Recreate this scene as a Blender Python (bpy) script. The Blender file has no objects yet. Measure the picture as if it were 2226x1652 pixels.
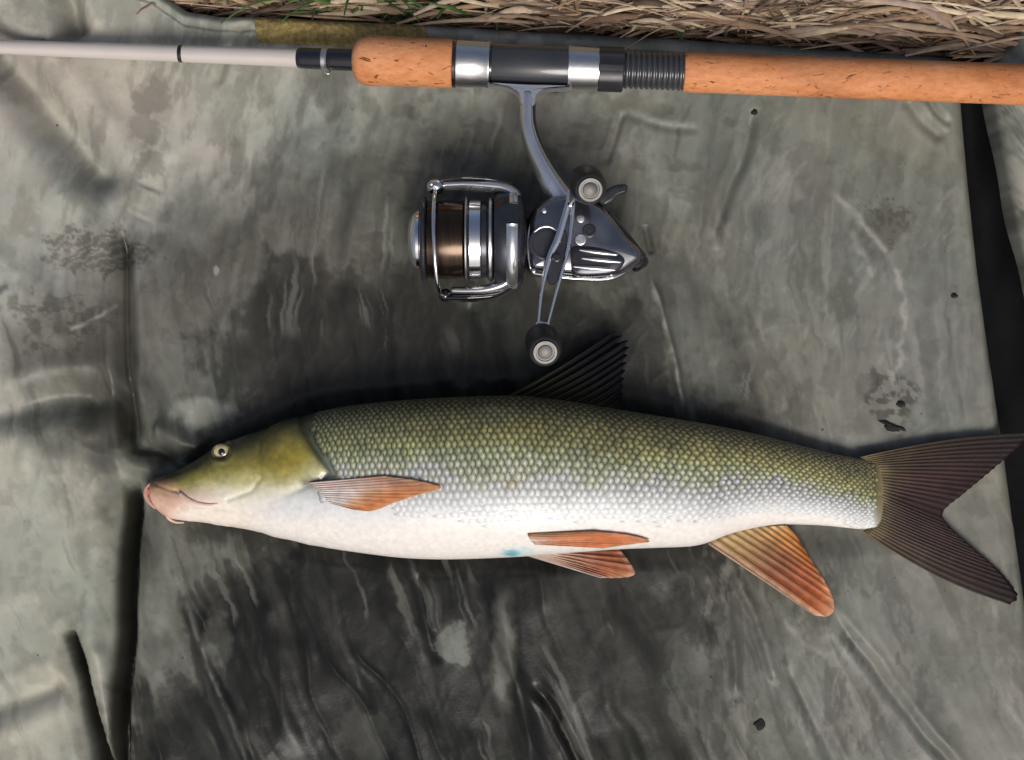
import bpy, math, random
import numpy as np
from mathutils import Vector

random.seed(7)
rng = np.random.default_rng(7)
sc = bpy.context.scene
COL = sc.collection

# ------------------------------------------------------------------ camera
H = 0.90                    # metres from lens to mat
W = 2226.0                  # layout units across the picture width
S = W / 0.64                # layout units per metre on the mat
cd = bpy.data.cameras.new('camera')
cam = bpy.data.objects.new('camera', cd)
COL.objects.link(cam)
cam.location = (0, 0, H)
cam.rotation_euler = (0, 0, 0)
cd.sensor_fit = 'HORIZONTAL'
cd.angle = 2 * math.atan(0.32 / H)
cd.clip_start = 0.01
cd.clip_end = 200
sc.camera = cam

# ------------------------------------------------------------------ sky, sun, exposure
SUN_EL, SUN_AZ = 52.0, 168.0        # azimuth clockwise from +Y
w = bpy.data.worlds.new('World'); sc.world = w; w.use_nodes = True
nt = w.node_tree; nt.nodes.clear()
sky = nt.nodes.new('ShaderNodeTexSky'); sky.sky_type = 'NISHITA'; sky.sun_disc = False
sky.sun_elevation = math.radians(SUN_EL); sky.sun_rotation = math.radians(SUN_AZ)
sky.air_density = 1.0; sky.dust_density = 5.0; sky.ozone_density = 0.0
bg = nt.nodes.new('ShaderNodeBackground'); bg.inputs[1].default_value = 0.085
wo = nt.nodes.new('ShaderNodeOutputWorld')
nt.links.new(sky.outputs[0], bg.inputs[0]); nt.links.new(bg.outputs[0], wo.inputs[0])
sd = bpy.data.lights.new('sun', 'SUN'); sd.energy = 2.3; sd.angle = math.radians(26); sd.color = (1, 0.985, 0.96)
sun = bpy.data.objects.new('sun', sd); COL.objects.link(sun)
el, az = math.radians(SUN_EL), math.radians(SUN_AZ)
sdir = Vector((math.sin(az) * math.cos(el), math.cos(az) * math.cos(el), math.sin(el)))
sun.rotation_euler = sdir.to_track_quat('Z', 'Y').to_euler()
sc.view_settings.view_transform = 'Standard'; sc.view_settings.look = 'None'
sc.view_settings.gamma = 1; sc.view_settings.use_curve_mapping = False
sc.view_settings.exposure = 0.06

# ------------------------------------------------------------------ helpers
def P(u, v, z=0.0, zr=None):
    """layout units -> world; zr is the reference height of the thing"""
    k = (H - (z if zr is None else zr)) / H / S
    return (u - 1113.0) * k, (826.0 - v) * k, z

def K(z): return (H - z) / H / S

def link_mesh(name, verts, faces, mat=None, parent=None, smooth=True, colors=None, attrs=None):
    me = bpy.data.meshes.new(name)
    if isinstance(verts, np.ndarray): verts = verts.tolist()
    if isinstance(faces, np.ndarray): faces = faces.tolist()
    me.from_pydata(verts, [], faces)
    me.update()
    if smooth: me.polygons.foreach_set('use_smooth', [True] * len(me.polygons))
    if colors is not None:
        a = me.color_attributes.new('Col', 'FLOAT_COLOR', 'POINT')
        c = np.ones((len(verts), 4), np.float32); c[:, :3] = colors
        a.data.foreach_set('color', c.ravel())
    if attrs:
        for k_, val in attrs.items():
            a = me.attributes.new(k_, 'FLOAT', 'POINT')
            a.data.foreach_set('value', np.asarray(val, np.float32))
    if mat: me.materials.append(mat)
    o = bpy.data.objects.new(name, me); COL.objects.link(o)
    if parent is not None: o.parent = parent
    return o

def thing(name, label, cat, group=None, loc=(0, 0, 0)):
    o = bpy.data.objects.new(name, None); COL.objects.link(o)
    o.location = loc; o.empty_display_size = 0.02
    tag(o, label, cat, group)
    return o

def tag(o, label, cat, group=None):
    o['label'] = label; o['category'] = cat
    if group: o['group'] = group
    return o

def sharpen(o, deg=35):
    me = o.data
    try: me.set_sharp_from_angle(angle=math.radians(deg))
    except Exception: pass
    return o

def tube(path, radii, seg=12, cap=True, flat=None):
    """path: list of xyz; radii: per-point radius or (r_side, r_up) pair; returns verts, faces"""
    pts = [Vector(p) for p in path]; n = len(pts); vs = []; fs = []
    up0 = flat if flat is not None else Vector((0, 0, 1))
    for i, p in enumerate(pts):
        t = (pts[min(i + 1, n - 1)] - pts[max(i - 1, 0)]).normalized()
        side = t.cross(up0)
        if side.length < 1e-4: side = t.cross(Vector((0, 1, 0)))
        side.normalize(); up = side.cross(t).normalized()
        r = radii[i] if hasattr(radii, '__len__') else radii
        ra, rb = r if hasattr(r, '__len__') else (r, r)
        for j in range(seg):
            a = 2 * math.pi * j / seg
            vs.append(tuple(p + side * (ra * math.cos(a)) + up * (rb * math.sin(a))))
    for i in range(n - 1):
        for j in range(seg):
            k = (j + 1) % seg
            fs.append((i * seg + j, i * seg + k, (i + 1) * seg + k, (i + 1) * seg + j))
    if cap:
        fs.append(tuple(range(seg))[::-1]); fs.append(tuple((n - 1) * seg + j for j in range(seg)))
    return vs, fs

def lathe(a, b, prof, seg=48, closed=True):
    """revolve prof=[(t, r)] about the line a->b; t metres from a"""
    a = Vector(a); b = Vector(b); ax = (b - a).normalized()
    s = ax.cross(Vector((0, 0, 1)))
    if s.length < 1e-3: s = ax.cross(Vector((0, 1, 0)))
    s.normalize(); up = s.cross(ax)
    vs = []; fs = []; n = len(prof)
    for t, r in prof:
        c = a + ax * t
        for j in range(seg):
            th = 2 * math.pi * j / seg
            vs.append(tuple(c + s * (r * math.cos(th)) + up * (r * math.sin(th))))
    for i in range(n - 1):
        for j in range(seg):
            k = (j + 1) % seg
            fs.append((i * seg + j, i * seg + k, (i + 1) * seg + k, (i + 1) * seg + j))
    if closed:
        fs.append(tuple(range(seg))[::-1]); fs.append(tuple((n - 1) * seg + j for j in range(seg)))
    return vs, fs

def catmull(pts, n):
    """smooth resample of a polyline (k dims) to n points, uniform in arc length"""
    p = np.array(pts, float)
    if len(p) == 2: p = np.array([p[0], (p[0] + p[1]) / 2, p[1]])
    q = np.vstack([2 * p[0] - p[1], p, 2 * p[-1] - p[-2]])
    out = []
    for i in range(1, len(q) - 2):
        for t in np.linspace(0, 1, 16, endpoint=False):
            a, b, c, d = q[i - 1], q[i], q[i + 1], q[i + 2]
            out.append(0.5 * ((2 * b) + (c - a) * t + (2 * a - 5 * b + 4 * c - d) * t * t + (3 * b - a - 3 * c + d) * t ** 3))
    out.append(p[-1]); out = np.array(out)
    L = np.r_[0, np.cumsum(np.linalg.norm(np.diff(out[:, :2], axis=0), axis=1))]
    s = np.linspace(0, L[-1], n)
    return np.stack([np.interp(s, L, out[:, k]) for k in range(out.shape[1])], 1)

def closed_smooth(pts, n):
    p = np.array(pts, float); m = len(p); out = []
    for i in range(m):
        a, b, c, d = p[i - 1], p[i], p[(i + 1) % m], p[(i + 2) % m]
        for t in np.linspace(0, 1, max(2, n // m), endpoint=False):
            out.append(0.5 * ((2 * b) + (c - a) * t + (2 * a - 5 * b + 4 * c - d) * t * t + (3 * b - a - 3 * c + d) * t ** 3))
    return np.array(out)

def pillow(outline, zr, zc, half, inset, steps=7, n=96, smooth=True, tilt=None, dome=0.0):
    """rounded slab from a layout outline; inset in layout units"""
    o = closed_smooth(outline, n) if smooth else np.array(outline, float)
    if smooth is False and len(o) < 40:
        q = []
        for i in range(len(o)):
            for t in np.linspace(0, 1, 5, endpoint=False): q.append(o[i] * (1 - t) + o[(i + 1) % len(o)] * t)
        o = np.array(q)
    t = np.roll(o, -1, 0) - np.roll(o, 1, 0); t /= np.linalg.norm(t, axis=1)[:, None] + 1e-9
    nr = np.stack([t[:, 1], -t[:, 0]], 1)
    area = 0.5 * np.sum(o[:, 0] * np.roll(o[:, 1], -1) - np.roll(o[:, 0], -1) * o[:, 1])
    if area > 0: nr = -nr          # point inward
    nr = nr
    cen = o.mean(0)
    if np.mean(np.sum(nr * (cen - o), 1)) < 0: nr = -nr
    vs = []; fs = []; m = len(o)
    for i, ph in enumerate(np.linspace(-math.pi / 2, math.pi / 2, steps)):
        q = o + nr * inset * (1 - math.cos(ph))
        for a in q:
            z = zc + half * math.sin(ph) + (tilt(a) if tilt else 0)
            vs.append(P(a[0], a[1], z, zr))
    for i in range(steps - 1):
        for j in range(m):
            k = (j + 1) % m
            fs.append((i * m + j, i * m + k, (i + 1) * m + k, (i + 1) * m + j))
    for base, sgn in ((0, -1), ((steps - 1) * m, 1)):
        zz = zc + sgn * (half + dome)
        c = len(vs); vs.append(P(cen[0], cen[1], zz + (tilt(cen) if tilt else 0), zr))
        # intermediate ring keeps the face fan short
        r2 = len(vs)
        for j in range(m):
            x0, y0, z0 = vs[base + j]
            vs.append((x0 * .5 + vs[c][0] * .5, y0 * .5 + vs[c][1] * .5, z0 * .25 + vs[c][2] * .75))
        for j in range(m):
            k = (j + 1) % m
            fs.append((base + j, base + k, r2 + k, r2 + j)); fs.append((r2 + j, r2 + k, c))
    return vs, fs

def hash2(ix, iy, seed):
    h = (ix.astype(np.int64) * 374761393 + iy.astype(np.int64) * 668265263 + seed * 1442695041) & 0xffffffff
    h = ((h ^ (h >> 13)) * 1274126177) & 0xffffffff
    return ((h ^ (h >> 16)) & 0xffff) / 65535.0

def vnoise(x, y, seed=0):
    ix = np.floor(x); iy = np.floor(y); fx = x - ix; fy = y - iy
    fx = fx * fx * fx * (fx * (fx * 6 - 15) + 10); fy = fy * fy * fy * (fy * (fy * 6 - 15) + 10)
    a = hash2(ix, iy, seed); b = hash2(ix + 1, iy, seed); c = hash2(ix, iy + 1, seed); d = hash2(ix + 1, iy + 1, seed)
    return (a * (1 - fx) + b * fx) * (1 - fy) + (c * (1 - fx) + d * fx) * fy

def fbm(x, y, seed=0, oct=4, gain=0.5):
    s = 0; amp = 1; tot = 0
    for i in range(oct):
        s = s + amp * vnoise(x * 2 ** i + 17.3 * i, y * 2 ** i - 9.1 * i, seed + i); tot += amp; amp *= gain
    return s / tot

def sstep(a, b, x):
    t = np.clip((x - a) / (b - a), 0, 1); return t * t * (3 - 2 * t)

def seg_dist(u, v, poly, closed=False):
    """distance to a polyline and the parameter 0..1 along it"""
    best = np.full(u.shape, 1e9); par = np.zeros(u.shape)
    pts = [tuple(p) for p in poly]
    if closed: pts = pts + [pts[0]]
    L = [0]
    for a, b in zip(pts, pts[1:]): L.append(L[-1] + math.hypot(b[0] - a[0], b[1] - a[1]))
    for i, (a, b) in enumerate(zip(pts, pts[1:])):
        dx, dy = b[0] - a[0], b[1] - a[1]; l2 = dx * dx + dy * dy + 1e-9
        t = np.clip(((u - a[0]) * dx + (v - a[1]) * dy) / l2, 0, 1)
        d = np.hypot(u - a[0] - t * dx, v - a[1] - t * dy)
        m = d < best
        best[m] = d[m]; par[m] = (L[i] + t[m] * (L[i + 1] - L[i])) / L[-1]
    return best, par

def inside(u, v, poly):
    r = np.zeros(u.shape, bool); n = len(poly)
    for i in range(n):
        x1, y1 = poly[i]; x2, y2 = poly[(i + 1) % n]
        if y1 == y2: continue
        c = ((y1 > v) != (y2 > v)) & (u < (x2 - x1) * (v - y1) / (y2 - y1) + x1)
        r ^= c
    return r

def sdf(u, v, poly):
    d, _ = seg_dist(u, v, poly, True)
    return np.where(inside(u, v, poly), -d, d)

# ------------------------------------------------------------------ materials
def new_mat(name):
    m = bpy.data.materials.new(name); m.use_nodes = True
    n = m.node_tree.nodes; l = m.node_tree.links
    return m, n, l, n['Principled BSDF']

def simple(name, col, rough=0.5, metal=0.0, var=0.15, scale=60, bump=0.0, bscale=None, coat=0.0, spec=0.5, rvar=0.12, stretch=(1, 1, 1)):
    m, n, l, b = new_mat(name)
    tc = n.new('ShaderNodeTexCoord'); mp = n.new('ShaderNodeMapping'); mp.inputs['Scale'].default_value = stretch
    l.new(tc.outputs['Object'], mp.inputs[0])
    nz = n.new('ShaderNodeTexNoise'); nz.inputs['Scale'].default_value = scale; nz.inputs['Detail'].default_value = 5
    l.new(mp.outputs[0], nz.inputs['Vector'])
    mx = n.new('ShaderNodeMix'); mx.data_type = 'RGBA'
    mx.inputs[6].default_value = (*[c * (1 - var) for c in col], 1); mx.inputs[7].default_value = (*[min(1, c * (1 + var)) for c in col], 1)
    l.new(nz.outputs[0], mx.inputs[0]); l.new(mx.outputs[2], b.inputs['Base Color'])
    mr = n.new('ShaderNodeMapRange'); mr.inputs[3].default_value = max(0.02, rough - rvar); mr.inputs[4].default_value = min(1, rough + rvar)
    l.new(nz.outputs[0], mr.inputs[0]); l.new(mr.outputs[0], b.inputs['Roughness'])
    b.inputs['Metallic'].default_value = metal; b.inputs['Coat Weight'].default_value = coat
    b.inputs['Specular IOR Level'].default_value = spec
    if bump:
        nb = n.new('ShaderNodeTexNoise'); nb.inputs['Scale'].default_value = bscale or scale * 4; nb.inputs['Detail'].default_value = 4
        l.new(mp.outputs[0], nb.inputs['Vector'])
        bp = n.new('ShaderNodeBump'); bp.inputs['Strength'].default_value = 0.5; bp.inputs['Distance'].default_value = bump
        l.new(nb.outputs[0], bp.inputs['Height']); l.new(bp.outputs[0], b.inputs['Normal'])
    return m

def vcol(name, rough=0.4, coat=0.0, sss=0.0, noise=0.12, nscale=250, bump=0.0, bscale=900, transl=0.0, spec=0.5, metal=0.0):
    m, n, l, b = new_mat(name)
    at = n.new('ShaderNodeAttribute'); at.attribute_name = 'Col'
    tc = n.new('ShaderNodeTexCoord')
    nz = n.new('ShaderNodeTexNoise'); nz.inputs['Scale'].default_value = nscale; nz.inputs['Detail'].default_value = 4
    l.new(tc.outputs['Object'], nz.inputs['Vector'])
    mr = n.new('ShaderNodeMapRange'); mr.inputs[1].default_value = 0.25; mr.inputs[2].default_value = 0.75
    mr.inputs[3].default_value = 1 - noise; mr.inputs[4].default_value = 1 + noise
    l.new(nz.outputs[0], mr.inputs[0])
    vm = n.new('ShaderNodeVectorMath'); vm.operation = 'SCALE'
    l.new(at.outputs['Color'], vm.inputs[0]); l.new(mr.outputs[0], vm.inputs['Scale'])
    l.new(vm.outputs[0], b.inputs['Base Color'])
    b.inputs['Roughness'].default_value = rough; b.inputs['Coat Weight'].default_value = coat; b.inputs['Coat Roughness'].default_value = 0.12
    b.inputs['Specular IOR Level'].default_value = spec; b.inputs['Metallic'].default_value = metal
    if sss:
        b.inputs['Subsurface Weight'].default_value = sss; b.inputs['Subsurface Radius'].default_value = (1, 0.5, 0.3); b.inputs['Subsurface Scale'].default_value = 0.003
    if bump:
        nb = n.new('ShaderNodeTexNoise'); nb.inputs['Scale'].default_value = bscale; nb.inputs['Detail'].default_value = 3
        l.new(tc.outputs['Object'], nb.inputs['Vector'])
        bp = n.new('ShaderNodeBump'); bp.inputs['Strength'].default_value = 0.5; bp.inputs['Distance'].default_value = bump
        l.new(nb.outputs[0], bp.inputs['Height']); l.new(bp.outputs[0], b.inputs['Normal'])
    if transl:
        tr = n.new('ShaderNodeBsdfTranslucent'); l.new(vm.outputs[0], tr.inputs[0])
        ms = n.new('ShaderNodeMixShader'); ms.inputs[0].default_value = transl
        l.new(b.outputs[0], ms.inputs[1]); l.new(tr.outputs[0], ms.inputs[2])
        l.new(ms.outputs[0], n['Material Output'].inputs[0])
    return m

def mat_fabric(name):
    """vinyl-coated mat cover: dry khaki grey, damp and wet patches and painted fold shade from the 'wet' attribute, grime and painted valley shade from 'dirt', scuffs from 'scuff'"""
    m, n, l, b = new_mat(name)
    tc = n.new('ShaderNodeTexCoord')
    def noise(sc_, det=5, rough=0.6, dist=0.0):
        z = n.new('ShaderNodeTexNoise'); z.inputs['Scale'].default_value = sc_; z.inputs['Detail'].default_value = det
        z.inputs['Roughness'].default_value = rough; z.inputs['Distortion'].default_value = dist
        l.new(tc.outputs['Object'], z.inputs['Vector']); return z
    def attr(a):
        z = n.new('ShaderNodeAttribute'); z.attribute_name = a; return z.outputs['Fac']
    def ramp(fac, stops):
        r = n.new('ShaderNodeValToRGB'); e = r.color_ramp.elements
        while len(e) < len(stops): e.new(0.5)
        for q, (p, c) in zip(e, stops): q.position = p; q.color = (*c, 1) if len(c) == 3 else c
        l.new(fac, r.inputs[0]); return r.outputs[0]
    def mix(fac, a, c, typ='MIX'):
        x = n.new('ShaderNodeMix'); x.data_type = 'RGBA'; x.blend_type = typ
        for inp, val in ((x.inputs[0], fac), (x.inputs[6], a), (x.inputs[7], c)):
            if hasattr(val, 'links'): l.new(val, inp)
            elif hasattr(val, '__len__'): inp.default_value = (*val, 1)
            else: inp.default_value = val
        return x.outputs[2]
    base = ramp(noise(9, 4).outputs[0], [(0.3, (0.30, 0.318, 0.282)), (0.5, (0.368, 0.360, 0.308)), (0.72, (0.425, 0.39, 0.325))])
    base = mix(1.0, base, ramp(noise(6.5, 4, 0.6, 0.6).outputs[0], [(0.36, (0.96, 0.98, 0.93)), (0.5, (0.99, 1, 0.985)), (0.64, (1.02, 0.985, 1.0))]), 'MULTIPLY')
    base = mix(0.4, base, ramp(noise(70, 6, 0.7).outputs[0], [(0.3, (0.62, 0.61, 0.58)), (0.6, (1, 1, 1)), (0.8, (1.08, 1.06, 1.0))]), 'MULTIPLY')
    # grime: brown-grey mud film, also the colour of the painted valley shade
    grime_shade = ramp(noise(38, 6, 0.7).outputs[0], [(0.3, (0.105, 0.09, 0.062)), (0.7, (0.06, 0.056, 0.045))])
    c = mix(attr('dirt_shade'), base, grime_shade)
    # wetness and painted fold shade: dry .. damp .. soaked
    wet_shade_c = ramp(attr('wet_shade'), [(0.0, (1, 1, 1)), (0.3, (0.55, 0.57, 0.575)), (0.65, (0.15, 0.15, 0.145)), (1.0, (0.034, 0.036, 0.038))])
    c = mix(1.0, c, wet_shade_c, 'MULTIPLY')
    c = mix(attr('scuff'), c, (0.40, 0.385, 0.34))
    spk = n.new('ShaderNodeTexVoronoi'); spk.inputs['Scale'].default_value = 75; spk.inputs['Randomness'].default_value = 1
    l.new(tc.outputs['Object'], spk.inputs['Vector'])
    sm = ramp(spk.outputs['Distance'], [(0.0, (1, 1, 1)), (0.055, (1, 1, 1)), (0.085, (0, 0, 0))])
    gate = ramp(noise(14, 3).outputs[0], [(0.54, (0, 0, 0)), (0.62, (1, 1, 1))])
    mm = n.new('ShaderNodeMath'); mm.operation = 'MULTIPLY'; l.new(sm, mm.inputs[0]); l.new(gate, mm.inputs[1])
    c = mix(mm.outputs[0], c, (0.035, 0.032, 0.026))
    l.new(c, b.inputs['Base Color'])
    ro = ramp(attr('wet_shade'), [(0.0, (0.46,) * 3), (0.4, (0.28,) * 3), (1.0, (0.20,) * 3)])
    rn = n.new('ShaderNodeMath'); rn.operation = 'MULTIPLY_ADD'; l.new(noise(55, 4).outputs[0], rn.inputs[0]); rn.inputs[1].default_value = 0.25
    l.new(ro, rn.inputs[2]); l.new(rn.outputs[0], b.inputs['Roughness'])
    b.inputs['Specular IOR Level'].default_value = 0.23
    w1 = noise(420, 3); w2 = noise(60, 5)
    ad = n.new('ShaderNodeMath'); ad.operation = 'MULTIPLY_ADD'; l.new(w2.outputs[0], ad.inputs[0]); ad.inputs[1].default_value = 0.7
    l.new(w1.outputs[0], ad.inputs[2])
    bp = n.new('ShaderNodeBump'); bp.inputs['Strength'].default_value = 0.35; bp.inputs['Distance'].default_value = 0.00025
    l.new(ad.outputs[0], bp.inputs['Height']); l.new(bp.outputs[0], b.inputs['Normal'])
    return m

def mat_cork(name):
    m, n, l, b = new_mat(name)
    tc = n.new('ShaderNodeTexCoord'); mp = n.new('ShaderNodeMapping'); mp.inputs['Scale'].default_value = (0.45, 1, 1)
    l.new(tc.outputs['Object'], mp.inputs[0])
    def noise(s, d=5, r=0.6, dist=0.0):
        z = n.new('ShaderNodeTexNoise'); z.inputs['Scale'].default_value = s; z.inputs['Detail'].default_value = d; z.inputs['Roughness'].default_value = r
        z.inputs['Distortion'].default_value = dist
        l.new(mp.outputs[0], z.inputs['Vector']); return z.outputs[0]
    def ramp(f, stops):
        r = n.new('ShaderNodeValToRGB'); e = r.color_ramp.elements
        while len(e) < len(stops): e.new(0.5)
        for q, (p, c) in zip(e, stops): q.position = p; q.color = (*c, 1)
        l.new(f, r.inputs[0]); return r.outputs[0]
    def mix(f, a, c, t='MIX'):
        x = n.new('ShaderNodeMix'); x.data_type = 'RGBA'; x.blend_type = t
        l.new(f, x.inputs[0]) if hasattr(f, 'links') else setattr(x.inputs[0], 'default_value', f)
        l.new(a, x.inputs[6])
        l.new(c, x.inputs[7]) if hasattr(c, 'links') else setattr(x.inputs[7], 'default_value', (*c, 1))
        return x.outputs[2]
    base = ramp(noise(30, 5), [(0.3, (0.53, 0.215, 0.082)), (0.5, (0.62, 0.265, 0.115)), (0.72, (0.68, 0.36, 0.20))])
    fine = ramp(noise(330, 4, 0.7), [(0.35, (0.72, 0.66, 0.6)), (0.6, (1, 1, 1))])
    c = mix(0.7, base, fine, 'MULTIPLY')
    pits = ramp(noise(150, 4, 0.55, 1.6), [(0.29, (1, 1, 1)), (0.35, (0, 0, 0))])
    smear = ramp(noise(16, 4, 0.6, 0.5), [(0.42, (1, 1, 1)), (0.6, (0.80, 0.70, 0.60)), (0.72, (0.62, 0.48, 0.36))])
    c = mix(0.8, c, smear, 'MULTIPLY')
    c = mix(pits, c, (0.12, 0.040, 0.015))
    flecks = ramp(noise(380, 2, 0.5, 0.6), [(0.27, (1, 1, 1)), (0.34, (0, 0, 0))])
    c = mix(flecks, c, (0.20, 0.075, 0.03))
    l.new(c, b.inputs['Base Color']); b.inputs['Roughness'].default_value = 0.62; b.inputs['Specular IOR Level'].default_value = 0.23
    bp = n.new('ShaderNodeBump'); bp.invert = True; bp.inputs['Distance'].default_value = 0.0007; bp.inputs['Strength'].default_value = 0.8
    l.new(pits, bp.inputs['Height']); l.new(bp.outputs[0], b.inputs['Normal'])
    return m

M = {}
M['mat'] = mat_fabric('mat_cover')
M['gap_shade'] = simple('black_gap_shade', (0.006, 0.006, 0.007), 0.9, var=0.4, scale=80, bump=0.0006, bscale=700, spec=0.1)
M['cork'] = mat_cork('cork')
M['blank'] = simple('rod_blank', (0.48, 0.435, 0.40), 0.22, var=0.08, scale=25, coat=0.8)
M['black_gloss'] = simple('black_lacquer', (0.008, 0.008, 0.01), 0.16, var=0.4, coat=0.7)
M['black'] = simple('black_plastic', (0.018, 0.018, 0.021), 0.38, var=0.4, scale=120, bump=0.0001)
M['rubber'] = simple('black_rubber', (0.012, 0.012, 0.014), 0.5, var=0.3, scale=150)
M['graphite'] = simple('graphite_seat', (0.035, 0.036, 0.04), 0.3, var=0.3, scale=50, coat=0.3)
M['silver'] = simple('brushed_silver', (0.62, 0.61, 0.60), 0.34, 1.0, var=0.06, scale=220, stretch=(1, 12, 12))
M['chrome'] = simple('chrome', (0.80, 0.80, 0.82), 0.14, 1.0, var=0.06, scale=40, rvar=0.08)
M['gunmetal'] = simple('gunmetal', (0.25, 0.25, 0.265), 0.2, 0.95, var=0.55, scale=70)
M['cap'] = simple('knob_cap_metal', (0.06, 0.058, 0.056), 0.4, 0.85, var=0.3, scale=160)
M['bluegrey'] = simple('blue_grey_metal', (0.74, 0.74, 0.75), 0.24, 0.9, var=0.2, scale=40)
M['darkmetal'] = simple('dark_metal', (0.06, 0.06, 0.07), 0.28, 0.7, var=0.35, scale=60)
M['line'] = simple('nylon_line', (0.050, 0.034, 0.024), 0.22, 0.85, var=0.35, scale=30, stretch=(14, 1, 1))
M['patch'] = None
M['soil'] = simple('soil', (0.085, 0.062, 0.04), 0.95, var=0.5, scale=30, bump=0.006, bscale=60)
M['mud'] = simple('mud', (0.008, 0.007, 0.006), 0.85, var=0.4, scale=300, bump=0.0005, bscale=900)

# ------------------------------------------------------------------ ground
GZ = -0.037
def make_ground():
    xs = np.unique(np.r_[np.linspace(-60, -1.2, 18), np.linspace(-1.2, 1.2, 121), np.linspace(1.2, 60, 18)])
    X, Y = np.meshgrid(xs, xs)
    Z = GZ + (fbm(X * 9, Y * 9, 3, 4) - 0.55) * 0.018 * np.exp(-(np.hypot(X, Y) / 3) ** 2)
    n = len(xs); v = np.stack([X.ravel(), Y.ravel(), Z.ravel()], 1)
    i = np.arange((n - 1) * (n - 1)); r = i // (n - 1) * n + i % (n - 1)
    f = np.stack([r, r + 1, r + n + 1, r + n], 1)
    o = link_mesh('ground', v, f, M['soil']); o['kind'] = 'structure'
make_ground()

# ------------------------------------------------------------------ unhooking mat
def mat_top_v(u):
    return np.interp(u, [-900, 250, 330, 400, 470, 560, 930, 1500, 2100, 2400], [-70, -60, -35, 14, 26, 27, 44, 76, 116, 136])
def mat_right_u(v):
    return np.interp(v, [-200, 230, 500, 700, 900, 1652, 2400], [2085, 2122, 2146, 2172, 2204, 2300, 2400])

CREASES = [  # polyline, half width, depth in mm (negative = valley)
    ([(268, 470), (270, 560), (272, 700), (276, 850), (288, 975)], 15, -9.0),
    ([(262, 820), (278, 900), (300, 960), (345, 978), (392, 1012)], 22, -9.0),
    ([(286, 1040), (281, 1150), (273, 1300), (266, 1450), (252, 1652), (240, 1900)], 19, -22.5),
    ([(288, 990), (284, 1150), (275, 1300), (268, 1450), (254, 1652), (242, 1900)], 36, -13.0),
    ([(140, 1330), (174, 1450), (194, 1550), (214, 1652), (240, 1900)], 24, -10.0),
    ([(150, 1365), (176, 1450), (196, 1550), (216, 1652), (240, 1900)], 13, -22.5),
    ([(-120, -20), (30, 150), (110, 250), (185, 340), (262, 440)], 42, -20.0),
    ([(120, -90), (146, 10), (178, 95)], 24, -15.0),
    ([(-100, 915), (60, 882), (170, 862), (262, 880)], 34, -9.0),
    ([(-120, 560), (-20, 600), (20, 640)], 22, -5.0),
    ([(-60, 1560), (60, 1510), (150, 1470)], 26, -6.0),
    ([(1150, 1480), (1196, 1545), (1252, 1652), (1300, 1780)], 9, -4.5),
    ([(1800, 1320), (1900, 1455), (1990, 1570), (2066, 1660), (2150, 1790)], 11, -3.2),
    ([(1645, 225), (1612, 330), (1565, 480), (1548, 540)], 11, -3.0),
    ([(1352, 240), (1310, 360)], 7, -2.2),
    ([(1350, 245), (1430, 275), (1530, 285)], 8, -1.0),
    ([(1960, 205), (2000, 255), (2060, 300)], 11, -2.2),
    ([(2010, 205), (2036, 240), (2074, 272)], 8, -1.8),
    ([(900, 1225), (925, 1330), (945, 1450)], 12, -2.0),
    ([(1700, 1430), (1760, 1560), (1840, 1690)], 12, -2.0),
    ([(1020, 640), (1010, 760), (1005, 850)], 16, -2.0),
    ([(2040, 330), (2052, 500), (2080, 760), (2100, 900)], 12, -2.0),
    ([(560, 40), (520, 70), (490, 120), (470, 200)], 9, -2.0),
    ([(1405, 490), (1420, 560)], 7, -2.5),
    ([(380, 330), (340, 420), (300, 480)], 22, -2.0),
    # ridges
    ([(1072, 1250), (1104, 1390), (1128, 1500), (1152, 1652), (1170, 1800)], 22, 4.5),
    ([(1588, 1225), (1640, 1340), (1690, 1490)], 11, 3.4),
    ([(1560, 1260), (1590, 1400), (1600, 1520)], 12, 1.8),
    ([(400, 1290), (442, 1430), (502, 1560), (545, 1660), (580, 1800)], 9, 3.2),
    ([(1408, 588), (1438, 690), (1466, 790), (1486, 890)], 7, 3.0),
    ([(2084, 250), (2100, 420), (2126, 660), (2160, 880), (2190, 1100)], 17, 2.5),
    ([(330, 930), (390, 945), (440, 985)], 30, 5.0),
    ([(40, 985), (150, 1000), (240, 1050)], 40, 5.0),
    ([(215, 1380), (232, 1500), (240, 1652)], 18, 4.0),
    ([(330, 400), (300, 470)], 26, 2.5),
    ([(560, 1280), (600, 1450), (640, 1652)], 30, 2.0),
]

def drift(u, v):
    """cloth grain: folds lean left in the upper half and right in the lower half"""
    vv = np.linspace(-400, 2400, 500); sl = np.interp(vv, [100, 500, 800, 1652], [-0.30, -0.12, 0.22, 0.42])
    F = np.cumsum(sl) * (vv[1] - vv[0]); F -= np.interp(900, vv, F)
    return u - np.interp(v, vv, F)

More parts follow.
